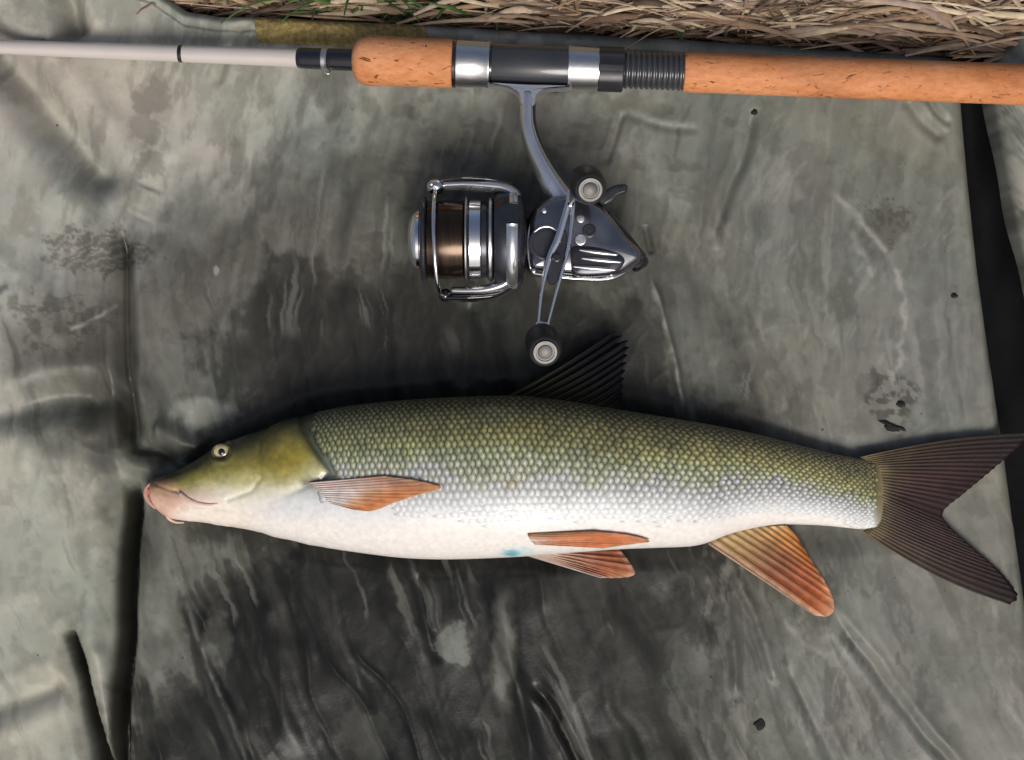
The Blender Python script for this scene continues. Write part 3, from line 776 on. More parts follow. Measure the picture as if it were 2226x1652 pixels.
for a, b in (((1258, 543), (1344, 554)), ((1262, 561), (1352, 570)), ((1244, 579), (1340, 587))):
    bar('cooling_rib', [(*a, 0.0568), ((a[0] + b[0]) / 2, (a[1] + b[1]) / 2, 0.0574), (*b, 0.0562)], [2.0, 4.2, 4.2, 2.0], M['silver'], flat=0.6)
bar('rear_trim', [(1318, 466, 0.044), (1345, 500, 0.045), (1372, 534, 0.044), (1398, 562, 0.040)], [10, 13, 14, 11], M['black_gloss'], flat=0.8)
a = Vector(P(1376, 566, 0.037)); b = Vector(P(1410, 570, 0.037)); k = K(.037)
sharpen(link_mesh('rear_drag_knob', *lathe(a, b, [(0, 22 * k), (6 * k, 26 * k), (14 * k, 24 * k), (22 * k, 17 * k), (30 * k, 11 * k), (34 * k, 4 * k)], 32), M['black_gloss'], reel), 40)
sharpen(link_mesh('lever', *pillow([(1296, 430), (1316, 414), (1338, 402), (1362, 402), (1362, 418), (1344, 426), (1330, 440), (1308, 448)], 0.045, 0.044, 0.004, 4, 6, 80), M['black'], reel), 50)

# rotor, arms, spool
rl('rotor', [(1074, 60), (1075, 96), (1080, 101), (1092, 104), (1112, 106), (1128, 103), (1137, 94), (1142, 70), (1147, 40), (1150, 20)], M['darkmetal'])
def ring_arc(name, u0, u1, v0, v1, r, mat):
    """curved strip on the rotor's outside between two picture heights"""
    a0 = math.acos(max(-1, min(1, (AXV - v0) / r))); a1 = math.acos(max(-1, min(1, (AXV - v1) / r))); k = K(ZA); vs = []; fs = []
    n = 20; pr = [(u0, r - 5), (u0 + 2, r + 1.5), ((u0 + u1) / 2, r + 3), (u1 - 2, r + 1.5), (u1, r - 5)]
    for i in range(n + 1):
        a = a0 + (a1 - a0) * i / n
        for u, q in pr:
            c = ra(u); vs.append((c.x, c.y + q * k * math.cos(a), c.z + q * k * math.sin(a)))
    m = len(pr)
    for i in range(n):
        for j in range(m - 1): fs.append((i * m + j, i * m + j + 1, (i + 1) * m + j + 1, (i + 1) * m + j))
    fs.append(tuple(range(m))); fs.append(tuple(n * m + j for j in range(m))[::-1])
    link_mesh(name, vs, fs, mat, reel)
ring_arc('rotor_rim', 1100, 1126, 498, 626, 106, M['bluegrey'])
ring_arc('rotor_rim', 1106, 1126, 416, 452, 106, M['bluegrey'])
def arm(name, pts, ws, hs, mat, dz=0.0):
    q = catmull(pts, 40); t = np.linspace(0, 1, 40)
    w_ = np.interp(t, np.linspace(0, 1, len(ws)), ws); h_ = np.interp(t, np.linspace(0, 1, len(hs)), hs)
    return link_mesh(name, *tube([P(a, b, ZA + dz) for a, b in q], [(x * K(ZA), y) for x, y in zip(w_, h_)], 20), mat, reel)
arm('rotor_arm', [(1128, 500), (1129, 462), (1122, 430), (1098, 413), (1062, 407), (1008, 403), (962, 404)], [7, 10, 15, 14, 12, 11, 10], [.016, .015, .014, .012, .010, .008, .006], M['bluegrey'])
arm('arm_cover', [(1112, 402), (1060, 393), (1000, 390), (950, 396)], [5, 8, 8, 7], [.006, .009, .009, .006], M['black_gloss'])
arm('rotor_arm', [(1130, 498), (1130, 550), (1122, 590), (1100, 617), (1062, 630), (1018, 633), (982, 632)], [7, 10, 13, 15, 13, 11, 9], [.016, .015, .014, .012, .010, .008, .006], M['bluegrey'])
arm('arm_cover', [(1118, 622), (1080, 642), (1030, 648), (962, 648)], [5, 8, 9, 7], [.006, .009, .009, .006], M['black_gloss'])
def ball(name, u, v, z, ru, rv, rz, mat, parent=reel, seg=20):
    c = P(u, v, z); k = K(z); vs = []; fs = []; nr = 12
    for i in range(nr + 1):
        ph = math.pi * i / nr
        for j in range(seg):
            th = 2 * math.pi * j / seg
            vs.append((c[0] + ru * k * math.sin(ph) * math.cos(th), c[1] + rv * k * math.sin(ph) * math.sin(th), c[2] + rz * k * math.cos(ph)))
    for i in range(nr):
        for j in range(seg):
            kk = (j + 1) % seg; fs.append((i * seg + j, (i + 1) * seg + j, (i + 1) * seg + kk, i * seg + kk))
    return link_mesh(name, vs, fs, mat, parent)
ball('line_roller', 947, 406, 0.040, 20, 17, 20, M['chrome'])
ball('roller_screw', 938, 400, 0.046, 7, 7, 7, M['silver'])
ball('bail_pivot', 968, 642, 0.038, 15, 15, 17, M['black_gloss'])
# bail wire loops over the front of the spool
pts = []
for i in range(29):
    t = i / 28; a = math.pi * t
    vv = 412 + (640 - 412) * (1 - math.cos(a)) / 2
    pts.append(P(947 - 6 * math.sin(a) + 12 * t, vv, ZA + 0.003 + 0.0285 * math.sin(a) ** 0.8, ZA + 0.012))
link_mesh('bail_wire', *tube(pts, 0.00115, 10), M['chrome'], reel)
sp = rl('spool', [(915, 30), (917, 86), (919, 92), (923, 94.5), (927, 93), (930, 82), (931, 60), (1009, 60), (1010, 84), (1012, 91), (1016, 93), (1019, 90), (1022, 87), (1046, 86), (1048, 82), (1058, 82), (1061, 86), (1065, 90), (1071, 90), (1074, 82), (1076, 40)], M['darkmetal'])
rl('spool_band', [(1021, 84), (1022, 88.5), (1045, 87.6), (1046, 84)], M['chrome'], parent=sp)
rl('spool_band', [(1012, 88), (1013, 93.4), (1016, 93.8), (1017, 90)], M['silver'], parent=sp)
rl('spool_band', [(1063, 86), (1064, 91.4), (1069, 91.6), (1070, 87)], M['silver'], parent=sp)
prof = [(930, 60)]
for i in range(39):
    u0 = 931 + i * 2; bulge = 2.5 * math.sin((u0 - 931) / 78 * math.pi)
    prof += [(u0, 82.6 + bulge), (u0 + 1, 83.0 + bulge)]
prof.append((1009, 60))
rl('line_winding', prof, M['line'], 64, 80, parent=sp)
kn = rl('front_drag_knob', [(887, 4), (888, 24), (891, 42), (896, 54), (904, 61), (912, 63), (916, 62), (917, 40)], M['bluegrey'])
rl('knob_rim', [(906, 60), (907, 64.5), (913, 65), (915, 62)], M['chrome'], parent=kn)

# double handle
HZ = 0.063
disc('handle_hub', 1211, 557, 0.055, HZ - 0.0012, 19, M['gunmetal'], ring=(14, 10, 1.5))
arm_out = [(1236, 412), (1250, 414), (1252, 430), (1246, 446), (1238, 452), (1230, 444), (1231, 426)]
hn = sharpen(link_mesh('handle_arm', *pillow(arm_out, HZ, HZ, 0.0016, 3, 6, 84), M['chrome'], reel), 40)
for left in (True, False):
    pts = [(1236, 440), (1226, 475), (1212, 520), (1197, 552), (1186, 592), (1176, 644), (1170, 706)] if left else [(1246, 440), (1243, 480), (1236, 535), (1222, 590), (1208, 640), (1190, 708), (1188, 714)]
    q = catmull(pts, 40)
    wd = np.interp(np.linspace(0, 1, 40), [0, 0.3, 0.5, 0.7, 1], [6.5, 8.5, 7.0, 4.0, 3.4] if left else [5, 4.2, 4.2, 3.4, 3.2])
    link_mesh('handle_bar', *tube([P(a_, b_, HZ + 0.0004) for a_, b_ in q], [(x * K(HZ), 0.0014) for x in wd], 12), M['chrome'], hn)
sharpen(link_mesh('handle_end', *pillow([(1166, 700), (1194, 702), (1194, 722), (1180, 728), (1166, 720)], HZ, HZ, 0.0014, 3, 6, 60), M['chrome'], hn), 40)
sharpen(link_mesh('handle_web', *pillow([(1222, 505), (1232, 505), (1230, 545), (1220, 588), (1206, 618), (1190, 610), (1194, 570), (1208, 535)], HZ, HZ - 0.0008, 0.0012, 2, 5, 80), M['darkmetal'], hn), 40)
disc('handle_screw', 1210, 560, HZ, HZ + 0.0035, 9, M['darkmetal'], parent=hn, ring=(6, 3, 1))
def knob(u0, v0, u1, v1):
    a = Vector(P(u0, v0, HZ + 0.001)); b = Vector(P(u1, v1, HZ + 0.031)); L = (b - a).length; k = K(HZ + .02)
    pr = [(0, 9), (0.04, 16), (0.12, 27), (0.28, 34), (0.5, 36.5), (0.72, 36), (0.9, 33.5), (0.97, 31), (1.0, 28.5)]
    kb = link_mesh('handle_knob', *lathe(a, b, [(t * L, r * k * 1.08) for t, r in pr], 40), M['rubber'], reel)
    ax = (b - a).normalized(); c = a + ax * (L * 0.985)
    pr = [(0, 27), (0.0012, 27), (0.0017, 25.5), (0.0017, 20), (0.0010, 19), (0.0010, 16.5), (0.0017, 15.5), (0.0021, 8), (0.0022, 0.4)]
    sharpen(link_mesh('cap', *lathe(c, c + ax, [(t, r * k) for t, r in pr], 36), M['cap'], kb), 40)
knob(1268, 386, 1283, 412)
knob(1176, 727, 1185, 765)

# ------------------------------------------------------------------ fish
fish = thing('barbel_fish', 'olive and white barbel fish with orange fins lying on its side', 'fish')
M['skin'] = vcol('fish_skin', 0.36, coat=0.35, sss=0.12, noise=0.10, nscale=300, bump=0.00025, bscale=700)
M['scale'] = vcol('fish_scale', 0.44, coat=0.10, noise=0.16, nscale=500, spec=0.5)
M['fin'] = vcol('fin_membrane', 0.5, coat=0.05, spec=0.25, noise=0.3, nscale=160, transl=0.35, bump=0.0003, bscale=500)
M['ray'] = vcol('fin_ray', 0.5, coat=0.0, spec=0.25, noise=0.2, nscale=300)
M['iris'] = simple('eye_iris', (0.58, 0.50, 0.27), 0.18, 0.2, var=0.25, scale=700, coat=0.8)
M['pupil'] = simple('eye_pupil', (0.004, 0.004, 0.005), 0.08, var=0.2, coat=1.0)
M['lip'] = simple('fish_lip', (0.52, 0.27, 0.21), 0.35, var=0.2, scale=300, coat=0.5)
M['whisker'] = simple('fish_whisker', (0.60, 0.40, 0.34), 0.4, var=0.3, scale=400, coat=0.3)
M['dye'] = simple('blue_dye', (0.03, 0.30, 0.40), 0.4, var=0.3, scale=300)

TOP = np.array([(312, 1066), (318, 1056), (332, 1044), (370, 1028), (420, 1003), (470, 971), (520, 951), (560, 939), (620, 918), (680, 899), (760, 883), (850, 873), (950, 866), (1050, 862), (1130, 861), (1200, 868), (1280, 880), (1350, 892), (1450, 908), (1550, 925), (1650, 946), (1750, 972), (1810, 987), (1860, 996), (1895, 1000), (1926, 1004)], float)
BOT = np.array([(312, 1070), (318, 1079), (332, 1098), (352, 1115), (375, 1127), (400, 1132), (440, 1136), (500, 1145), (560, 1156), (620, 1172), (700, 1188), (800, 1203), (880, 1212), (960, 1215), (1050, 1213), (1150, 1208), (1250, 1200), (1350, 1193), (1430, 1190), (1500, 1187), (1540, 1178), (1580, 1162), (1640, 1147), (1700, 1140), (1785, 1142), (1857, 1149), (1895, 1151), (1926, 1150)], float)
HB = np.array([(312, 3), (320, 6.5), (340, 9.5), (400, 15), (480, 20), (560, 24.5), (680, 30), (850, 34), (1100, 36), (1300, 33), (1500, 27), (1700, 17), (1850, 8.5), (1895, 5.0), (1926, 1.0)], float)
def smooth1(tab, n=1800):
    c = catmull(tab, n); return lambda u: np.interp(u, c[:, 0], c[:, 1])
f_top, f_bot, f_hb = smooth1(TOP), smooth1(BOT), smooth1(HB)
def f_zc(u): return np.maximum(f_hb(u) * 1e-3 * 0.94 - 0.001, 0.0050)
GILL = [(652, 905), (668, 935), (690, 968), (716, 1002), (724, 1016), (712, 1032), (682, 1044), (640, 1064), (590, 1090), (560, 1112)]
def fish_pt(u, th, lift=0.0):
    """u: layout position along the fish; th: 0 back, pi/2 the side facing up, pi belly"""
    u = np.asarray(u, float); th = np.asarray(th, float)
    t_, b_ = f_top(u), f_bot(u); c = (t_ + b_) / 2; a = (b_ - t_) / 2
    hb = f_hb(u) * 1e-3; zc = f_zc(u); k = (H - zc) / H / S
    cs, sn = np.cos(th), np.sin(th)
    v = c - a * np.sign(cs) * np.abs(cs) ** 0.95
    bz = hb * np.sign(sn) * np.abs(sn) ** 0.92
    # slightly slab sided, keel-shaped back and fuller belly
    z = zc + bz
    x = (u - 1113) * k; y = (826 - v) * k
    nx = np.zeros_like(x); ny = cs / (a * k + 1e-6); nz = sn / (hb + 1e-6)
    L = np.hypot(ny, nz); ny, nz = ny / L, nz / L
    return np.stack([x, y + ny * lift, z + nz * lift], -1), v
def th_of(u, v):
    t = np.clip((v - f_top(u)) / (f_bot(u) - f_top(u)), 0.002, 0.998)
    cs = 1 - 2 * t
    return np.arccos(np.sign(cs) * np.abs(cs) ** (1 / 0.95))
def on_fish(u, v, lift=0.0):
    p, _ = fish_pt(np.array([u]), th_of(np.array([u], float), np.array([v], float)), lift)
    return tuple(p[0])

def lerp_cols(t, stops):
    xs = [s[0] for s in stops]
    return np.stack([np.interp(t, xs, [s[1][k] for s in stops]) for k in range(3)], -1)
FLANK = [(0.0, (0.030, 0.026, 0.010)), (0.07, (0.036, 0.035, 0.010)), (0.2, (0.084, 0.082, 0.033)), (0.36, (0.135, 0.150, 0.090)), (0.48, (0.24, 0.255, 0.20)), (0.58, (0.40, 0.42, 0.385)), (0.70, (0.60, 0.61, 0.61)), (0.82, (0.70, 0.665, 0.62)), (1.0, (0.69, 0.65, 0.61))]
HEAD = [(0.0, (0.020, 0.020, 0.010)), (0.10, (0.050, 0.046, 0.014)), (0.22, (0.19, 0.165, 0.034)), (0.34, (0.35, 0.30, 0.068)), (0.45, (0.52, 0.48, 0.23)), (0.55, (0.64, 0.60, 0.44)), (0.68, (0.74, 0.68, 0.58)), (1.0, (0.74, 0.65, 0.57))]
def fish_tone(u, v):
    """position back-to-belly with the pattern's own offsets along the fish"""
    t = (v - f_top(u)) / (f_bot(u) - f_top(u))
    off = np.interp(u, [312, 560, 720, 1000, 1300, 1600, 1800, 1900, 1940], [0.0, 0.0, 0.04, 0.02, 0.0, -0.03, -0.10, -0.22, -0.28])
    return t + off
def fish_col(u, v):
    t = fish_tone(u, v) + (fbm(u / 60, v / 40, 61, 4) - 0.5) * 0.10
    gw = 40 * sstep(1030, 1090, v)
    fl = lerp_cols(t, FLANK); hd = lerp_cols(t, HEAD)
    g = sstep(4 + gw, -4 - gw, sdf(u, v, [(200, 850), (640, 850)] + GILL + [(540, 1250), (200, 1250)]))
    c = fl * (1 - g)[..., None] + hd * g[..., None]
    # olive-gold gill cover, pink snout and lips
    m = blob(u, v, 628, 985, 52, 48, 13, 0.5, 0.35, 30)[..., None]; c = c * (1 - 0.7 * m) + m * 0.7 * np.array((0.34, 0.26, 0.032)) * (0.55 + 0.9 * fbm(u / 22, v / 30, 101, 4, 0.6))[..., None]
    m = blob(u, v, 592, 955, 22, 46, 14, 0.6, 0.5, 24)[..., None]; c = c * (1 - 0.5 * m) + m * 0.5 * np.array((0.07, 0.055, 0.012))
    m = blob(u, v, 350, 1085, 60, 42, 15, 0.5, 0.3, 30)[..., None]; c = c * (1 - 0.75 * m) + m * 0.75 * np.array((0.64, 0.34, 0.23))
    m = blob(u, v, 430, 1080, 50, 22, 16, 0.5, 0.5, 20)[..., None]; c = c * (1 - 0.4 * m) + m * 0.4 * np.array((0.62, 0.36, 0.30))
    m = (sstep(30, 8, seg_dist(u, v, [(340, 1040), (400, 1015), (470, 985)])[0]) * (t < 0.3))[..., None]; c = c * (1 - 0.5 * m) + m * 0.5 * np.array((0.05, 0.035, 0.012))
    m = blob(u, v, 760, 935, 110, 40, 17, 0.6, 0.5, 40)[..., None]; c = c * (1 - 0.30 * m) + m * 0.30 * np.array((0.09, 0.11, 0.09))
    m = (sstep(0.40, 0.75, fbm((u + 0.4 * v) / 17, (v - 0.4 * u) / 14, 103, 5, 0.6)) * g * sstep(0.62, 0.42, t))[..., None]; c = c * (1 - 0.22 * m)
    m = (np.exp(-(seg_dist(u, v, [(668, 915), (684, 955), (708, 990), (728, 1012)])[0] / 8) ** 2))[..., None]; c = c * (1 - 0.5 * m)
    m = (np.exp(-(seg_dist(u, v, [(678, 1042), (704, 1034), (742, 1030)])[0] / 8) ** 2))[..., None]; c = c * (1 - 0.88 * m)  # gill slit tissue and the shade in it, painted dark
    m = (np.exp(-(np.hypot((u - 491) / 1.3, v - 978) / 24) ** 2) * (v < 1000))[..., None]; c = c * (1 - 0.5 * m)
    m = (sstep(14, 4, seg_dist(u, v, [(318, 1050), (322, 1068), (326, 1086)])[0]))[..., None]; c = c * (1 - 0.6 * m) + m * 0.6 * np.array((0.30, 0.07, 0.05))
    # blue-green dye mark near the belly edge
    m = blob(u, v, 1112, 1196, 16, 9, 19, 0.5, 0.5, 14)[..., None]; c = c * (1 - 0.9 * m) + m * 0.9 * np.array((0.01, 0.22, 0.30))
    m = blob(u, v, 1125, 1192, 36, 14, 20, 0.6, 0.3, 14)[..., None]; c = c * (1 - 0.35 * m) + m * 0.35 * np.array((0.25, 0.55, 0.60))
    # reddish blush and peduncle end
    m = blob(u, v, 1115, 1045, 16, 10, 22, 0.6, 0.6, 14)[..., None]; c = c * (1 - 0.4 * m) + m * 0.4 * np.array((0.42, 0.17, 0.09))
    m = sstep(1885, 1915, u)[..., None]; c = c * (1 - 0.85 * m) + m * 0.85 * np.array((0.19, 0.15, 0.065))
    return np.clip(c, 0.004, 0.85)

def make_body():
    us = np.unique(np.r_[np.linspace(312, 345, 26), np.linspace(345, 760, 200), np.linspace(760, 1860, 200), np.linspace(1860, 1926, 24)])
    th = np.r_[np.linspace(-0.25, math.pi + 0.25, 130), np.linspace(math.pi + 0.25, 2 * math.pi - 0.25, 20)[1:-1]]
    U, T = np.meshgrid(us, th, indexing='ij')
    p, V = fish_pt(U, T)
    vis = np.sin(T) > 0
    d = np.zeros(U.shape)
    # gill cover stands proud of the flank, with a slit behind it
    poly = [(560, 905)] + GILL + [(540, 1130), (500, 1000)]
    s = sdf(U, V, poly)
    d += 0.0010 * sstep(3, -14, s) * sstep(560, 640, U) - 0.0012 * np.exp(-((s - 5) / 6) ** 2) * sstep(600, 660, U) * sstep(1085, 1040, V)
    # preopercle ridge, cheek
    q, t = seg_dist(U, V, [(582, 930), (574, 985), (585, 1030), (560, 1062), (510, 1080)]); d += -0.0009 * np.exp(-(q / 5) ** 2)
    q, t = seg_dist(U, V, [(560, 1112), (500, 1102), (430, 1096)]); d += -0.0006 * np.exp(-(q / 5) ** 2)
    # mouth corner and lip fold
    q, t = seg_dist(U, V, [(392, 1062), (410, 1074), (426, 1082)]); d += -0.0008 * np.exp(-(q / 4) ** 2)
    q, t = seg_dist(U, V, [(322, 1044), (330, 1062), (328, 1082), (338, 1102)]); d += -0.0012 * np.exp(-(q / 3) ** 2)
    q, t = seg_dist(U, V, [(345, 1050), (375, 1060), (400, 1064)]); d += -0.0007 * np.exp(-(q / 4) ** 2)
    # eye socket and nostril
    q = np.hypot((U - 491) / 1.25, V - 980); d += -0.0022 * np.exp(-(q / 15) ** 4) + 0.0008 * np.exp(-((q - 20) / 5) ** 2)
    q = np.hypot((U - 432) / 1.4, V - 1006); d += -0.0015 * np.exp(-(q / 5) ** 2)
    d += (fbm(U / 40, V / 40, 71, 4) - 0.5) * 0.0010 * sstep(760, 700, U)
    d += (fbm(U / 120, V / 90, 72, 3) - 0.5) * 0.0022 * sstep(700, 640, U)
    # lateral line
    q = np.abs(V - (f_top(U) + (f_bot(U) - f_top(U)) * np.interp(U, [700, 1000, 1900], [0.40, 0.47, 0.5])))
    d += -0.0004 * np.exp(-(q / 3) ** 2) * sstep(720, 740, U)
    cs = np.cos(T); sn = np.sin(T)
    d = d * vis
    p[..., 2] += d * np.abs(sn); p[..., 1] += d * cs
    p[..., 2] = np.maximum(p[..., 2], -0.0015)
    col = fish_col(U, V)
    # dark slit behind the gill cover is tissue colour with its shade painted in
    n, m = U.shape
    v = p.reshape(-1, 3); i, j = np.meshgrid(np.arange(n - 1), np.arange(m), indexing='ij'); j2 = (j + 1) % m
    f = np.stack([i * m + j, i * m + j2, (i + 1) * m + j2, (i + 1) * m + j], -1).reshape(-1, 4).tolist()
    f.append([k for k in range(m)][::-1]); f.append([(n - 1) * m + k for k in range(m)])
    link_mesh('body', v, f, M['skin'], fish, colors=col.reshape(-1, 3))
make_body()

def make_scales():
    # overlapping cycloid scales in staggered rows, tail edge proud
    ucols = [690.0]
    while ucols[-1] < 1926:
        ucols.append(ucols[-1] + float(np.interp(ucols[-1], [690, 760, 1000, 1450, 1700, 1850, 1930], [10.5, 12, 15, 17.5, 16, 13, 10])))
    rows = 37
    vs = []; fs = []; cols = []
    nr = 10
    cand = []
    for r in range(-1, rows):
        for ci, u0 in enumerate(ucols):
            pit = (ucols[min(ci + 1, len(ucols) - 1)] - ucols[max(ci - 1, 0)]) / (2 if 0 < ci < len(ucols) - 1 else 1)
            u = u0 + (pit * 0.5 if r % 2 else 0) + random.gauss(0, pit * 0.09)
            if u < 1894 + random.uniform(-9, 9): cand.append((u, (r + 0.5) / rows * math.pi * 0.98 + random.gauss(0, 0.007), pit))
    cu = np.array([c[0] for c in cand]); ct = np.array([c[1] for c in cand])
    CP, CV = fish_pt(cu, ct); PU, _ = fish_pt(cu + 4.0, ct); PT, _ = fish_pt(cu, ct + 0.03)
    TT = fish_tone(cu, CV) + (fbm(cu / 45, CV / 30, 5, 3) - 0.5) * 0.12; BASE = fish_col(cu, CV); AA = (f_bot(cu) - f_top(cu)) / 2 * K(0.03); HBs = f_hb(cu) * 1e-3; KK = (H - f_zc(cu)) / H / S
    BLOT = fbm(cu / 38, CV / 26, 77, 4, 0.6)
    for n_, (u, th, pit) in enumerate(cand):
        v = float(CV[n_]); tt = float(TT[n_])
        gl = float(np.interp(v, [905, 935, 968, 1002, 1020, 1040, 1060], [668, 684, 706, 732, 738, 742, 700]))
        if u < gl + 8: continue
        if tt > 0.78 + random.uniform(-0.05, 0.02) or (u < 1050 and tt > 0.66 + (u - 740) * 0.0003): continue
        C = Vector(CP[n_]); eu = (Vector(PU[n_]) - C).normalized(); et = (Vector(PT[n_]) - C); et = (et - eu * et.dot(eu)).normalized()
        nm = eu.cross(et); nm = -nm if nm.z * math.sin(th) + nm.y * math.cos(th) < 0 else nm
        L = pit * 0.86 * float(KK[n_]) * random.uniform(0.9, 1.08); a_ = float(AA[n_]); hb = float(HBs[n_])
        arc = math.hypot(a_ * math.sin(th), hb * math.cos(th)) * math.pi / rows
        Wd = max(arc * 1.16, L * 0.42)
        base = BASE[n_]
        con = float(np.interp(tt, [0, 0.15, 0.42, 0.55, 0.68, 0.80], [1.15, 1.15, 0.95, 0.62, 0.22, 0.02])) * float(np.interp(u, [690, 900, 1300, 1600, 1850, 1930], [0.85, 0.85, 0.90, 1.1, 1.0, 0.6]))
        gold = np.array((1.0, 0.94, 0.66)) if tt < 0.32 else np.array((1.0, 0.99, 0.86))
        jw = float(np.interp(tt, [0.45, 0.7], [1.0, 0.12])); jit = 1 + jw * (random.uniform(0.80, 1.18) * float(np.interp(BLOT[n_], [0.3, 0.5, 0.7], [0.72, 1.0, 1.2])) - 1)
        light = np.clip(base * (1 + 2.9 * con) * gold * jit + 0.14 * con * gold, 0, 0.72)
        dark = base * (1 - 0.96 * min(con, 1)) * jit
        k0 = len(vs)
        fl_ = float(np.interp(tt, [0.48, 0.74], [1.0, 0.05])); tilt = 0.055 * fl_
        def put(x, y, colr, dz=0.0):
            q = C + eu * (x * L) + et * (y * Wd) + nm * (0.00004 + 0.00016 * fl_ + x * L * tilt - 0.00022 * y * y + dz)
            q -= nm * ((y * Wd) ** 2 / (2 * max(0.012, min(a_, hb) * 0.9)))
            vs.append(tuple(q)); cols.append(colr)
        put(0.36, 0, light, 0.00006)
        for i in range(nr):
            a = 2 * math.pi * i / nr
            put(0.34 + 0.26 * math.cos(a), 0.33 * math.sin(a), light * 0.5 + dark * 0.5, 0.00003)
        for i in range(nr):
            a = 2 * math.pi * i / nr
            ex = math.cos(a); put(ex * (1.0 - 0.12 * abs(math.sin(2 * a))), 0.92 * math.sin(a), dark * (0.9 if ex > -0.2 else 0.55), -0.00004)
        for i in range(nr):
            j = (i + 1) % nr
            fs.append((k0, k0 + 1 + i, k0 + 1 + j)); fs.append((k0 + 1 + i, k0 + 1 + nr + i, k0 + 1 + nr + j, k0 + 1 + j))
    o = link_mesh('scales', vs, fs, M['scale'], fish, colors=np.array(cols))
    o['kind'] = 'stuff'
make_scales()

def make_eye():
    cx, cy, cz = on_fish(491, 980, 0.0)
    k = K(0.03); seg = 32
    def dome(name, ru, rv, rz, z0, mat, parent, hole=0.0):
        vs = []; fs = []; n = 9
        for i in range(n):
            ph = hole + (math.pi / 2 - hole) * i / (n - 1)
            for j in range(seg):
                a = 2 * math.pi * j / seg
                vs.append((cx + ru * k * math.sin(ph) * math.cos(a), cy + rv * k * math.sin(ph) * math.sin(a), cz + z0 + rz * math.cos(ph)))
        for i in range(n - 1):
            for j in range(seg):
                q = (j + 1) % seg; fs.append((i * seg + j, (i + 1) * seg + j, (i + 1) * seg + q, i * seg + q))
        fs.append(tuple(range(seg)))
        return link_mesh(name, vs, fs, mat, parent)
    # tilt follows the cheek: built level, seated in the socket
    e = dome('eye', 19, 15, 0.0018, -0.0016, M['iris'], fish)
    rim = [(cx + 20.5 * k * math.cos(a), cy + 16 * k * math.sin(a), cz - 0.0009 + 0.0004 * math.sin(a * 2)) for a in np.linspace(0, 2 * math.pi, 33)]
    link_mesh('eye_rim', *tube(rim, 0.0006, 10), simple('eye_skin', (0.085, 0.07, 0.02), 0.4, var=0.3, scale=400, coat=0.3), e)
    dome('pupil', 8.0, 8.0, 0.0009, -0.0003, M['pupil'], e)
make_eye()

def make_whisker(pts, r0, r1):
    q = catmull(pts, 24); rs = np.linspace(r0, r1, 24)
    link_mesh('whisker', *tube([tuple(x) for x in q], list(rs), 8), M['whisker'], fish)
make_whisker([on_fish(404, 1068, .0002), on_fish(424, 1080, .0005), on_fish(448, 1088, .0006), on_fish(470, 1090, .0005), on_fish(488, 1088, .0003)], 0.0015, 0.0006)
make_whisker([P(362, 1118, 0.010), P(368, 1128, 0.008), P(382, 1135, 0.006), P(400, 1136, 0.004)], 0.0012, 0.0005)
lp = catmull([on_fish(331, 1050, .0002), on_fish(324, 1060, .0003), on_fish(323, 1072, .0003), on_fish(329, 1087, .0003), on_fish(342, 1103, .0002)], 24)
link_mesh('lip', *tube([tuple(x) for x in lp], [0.0006 + 0.0008 * math.sin(math.pi * i / 23) for i in range(24)], 12), M['lip'], fish)

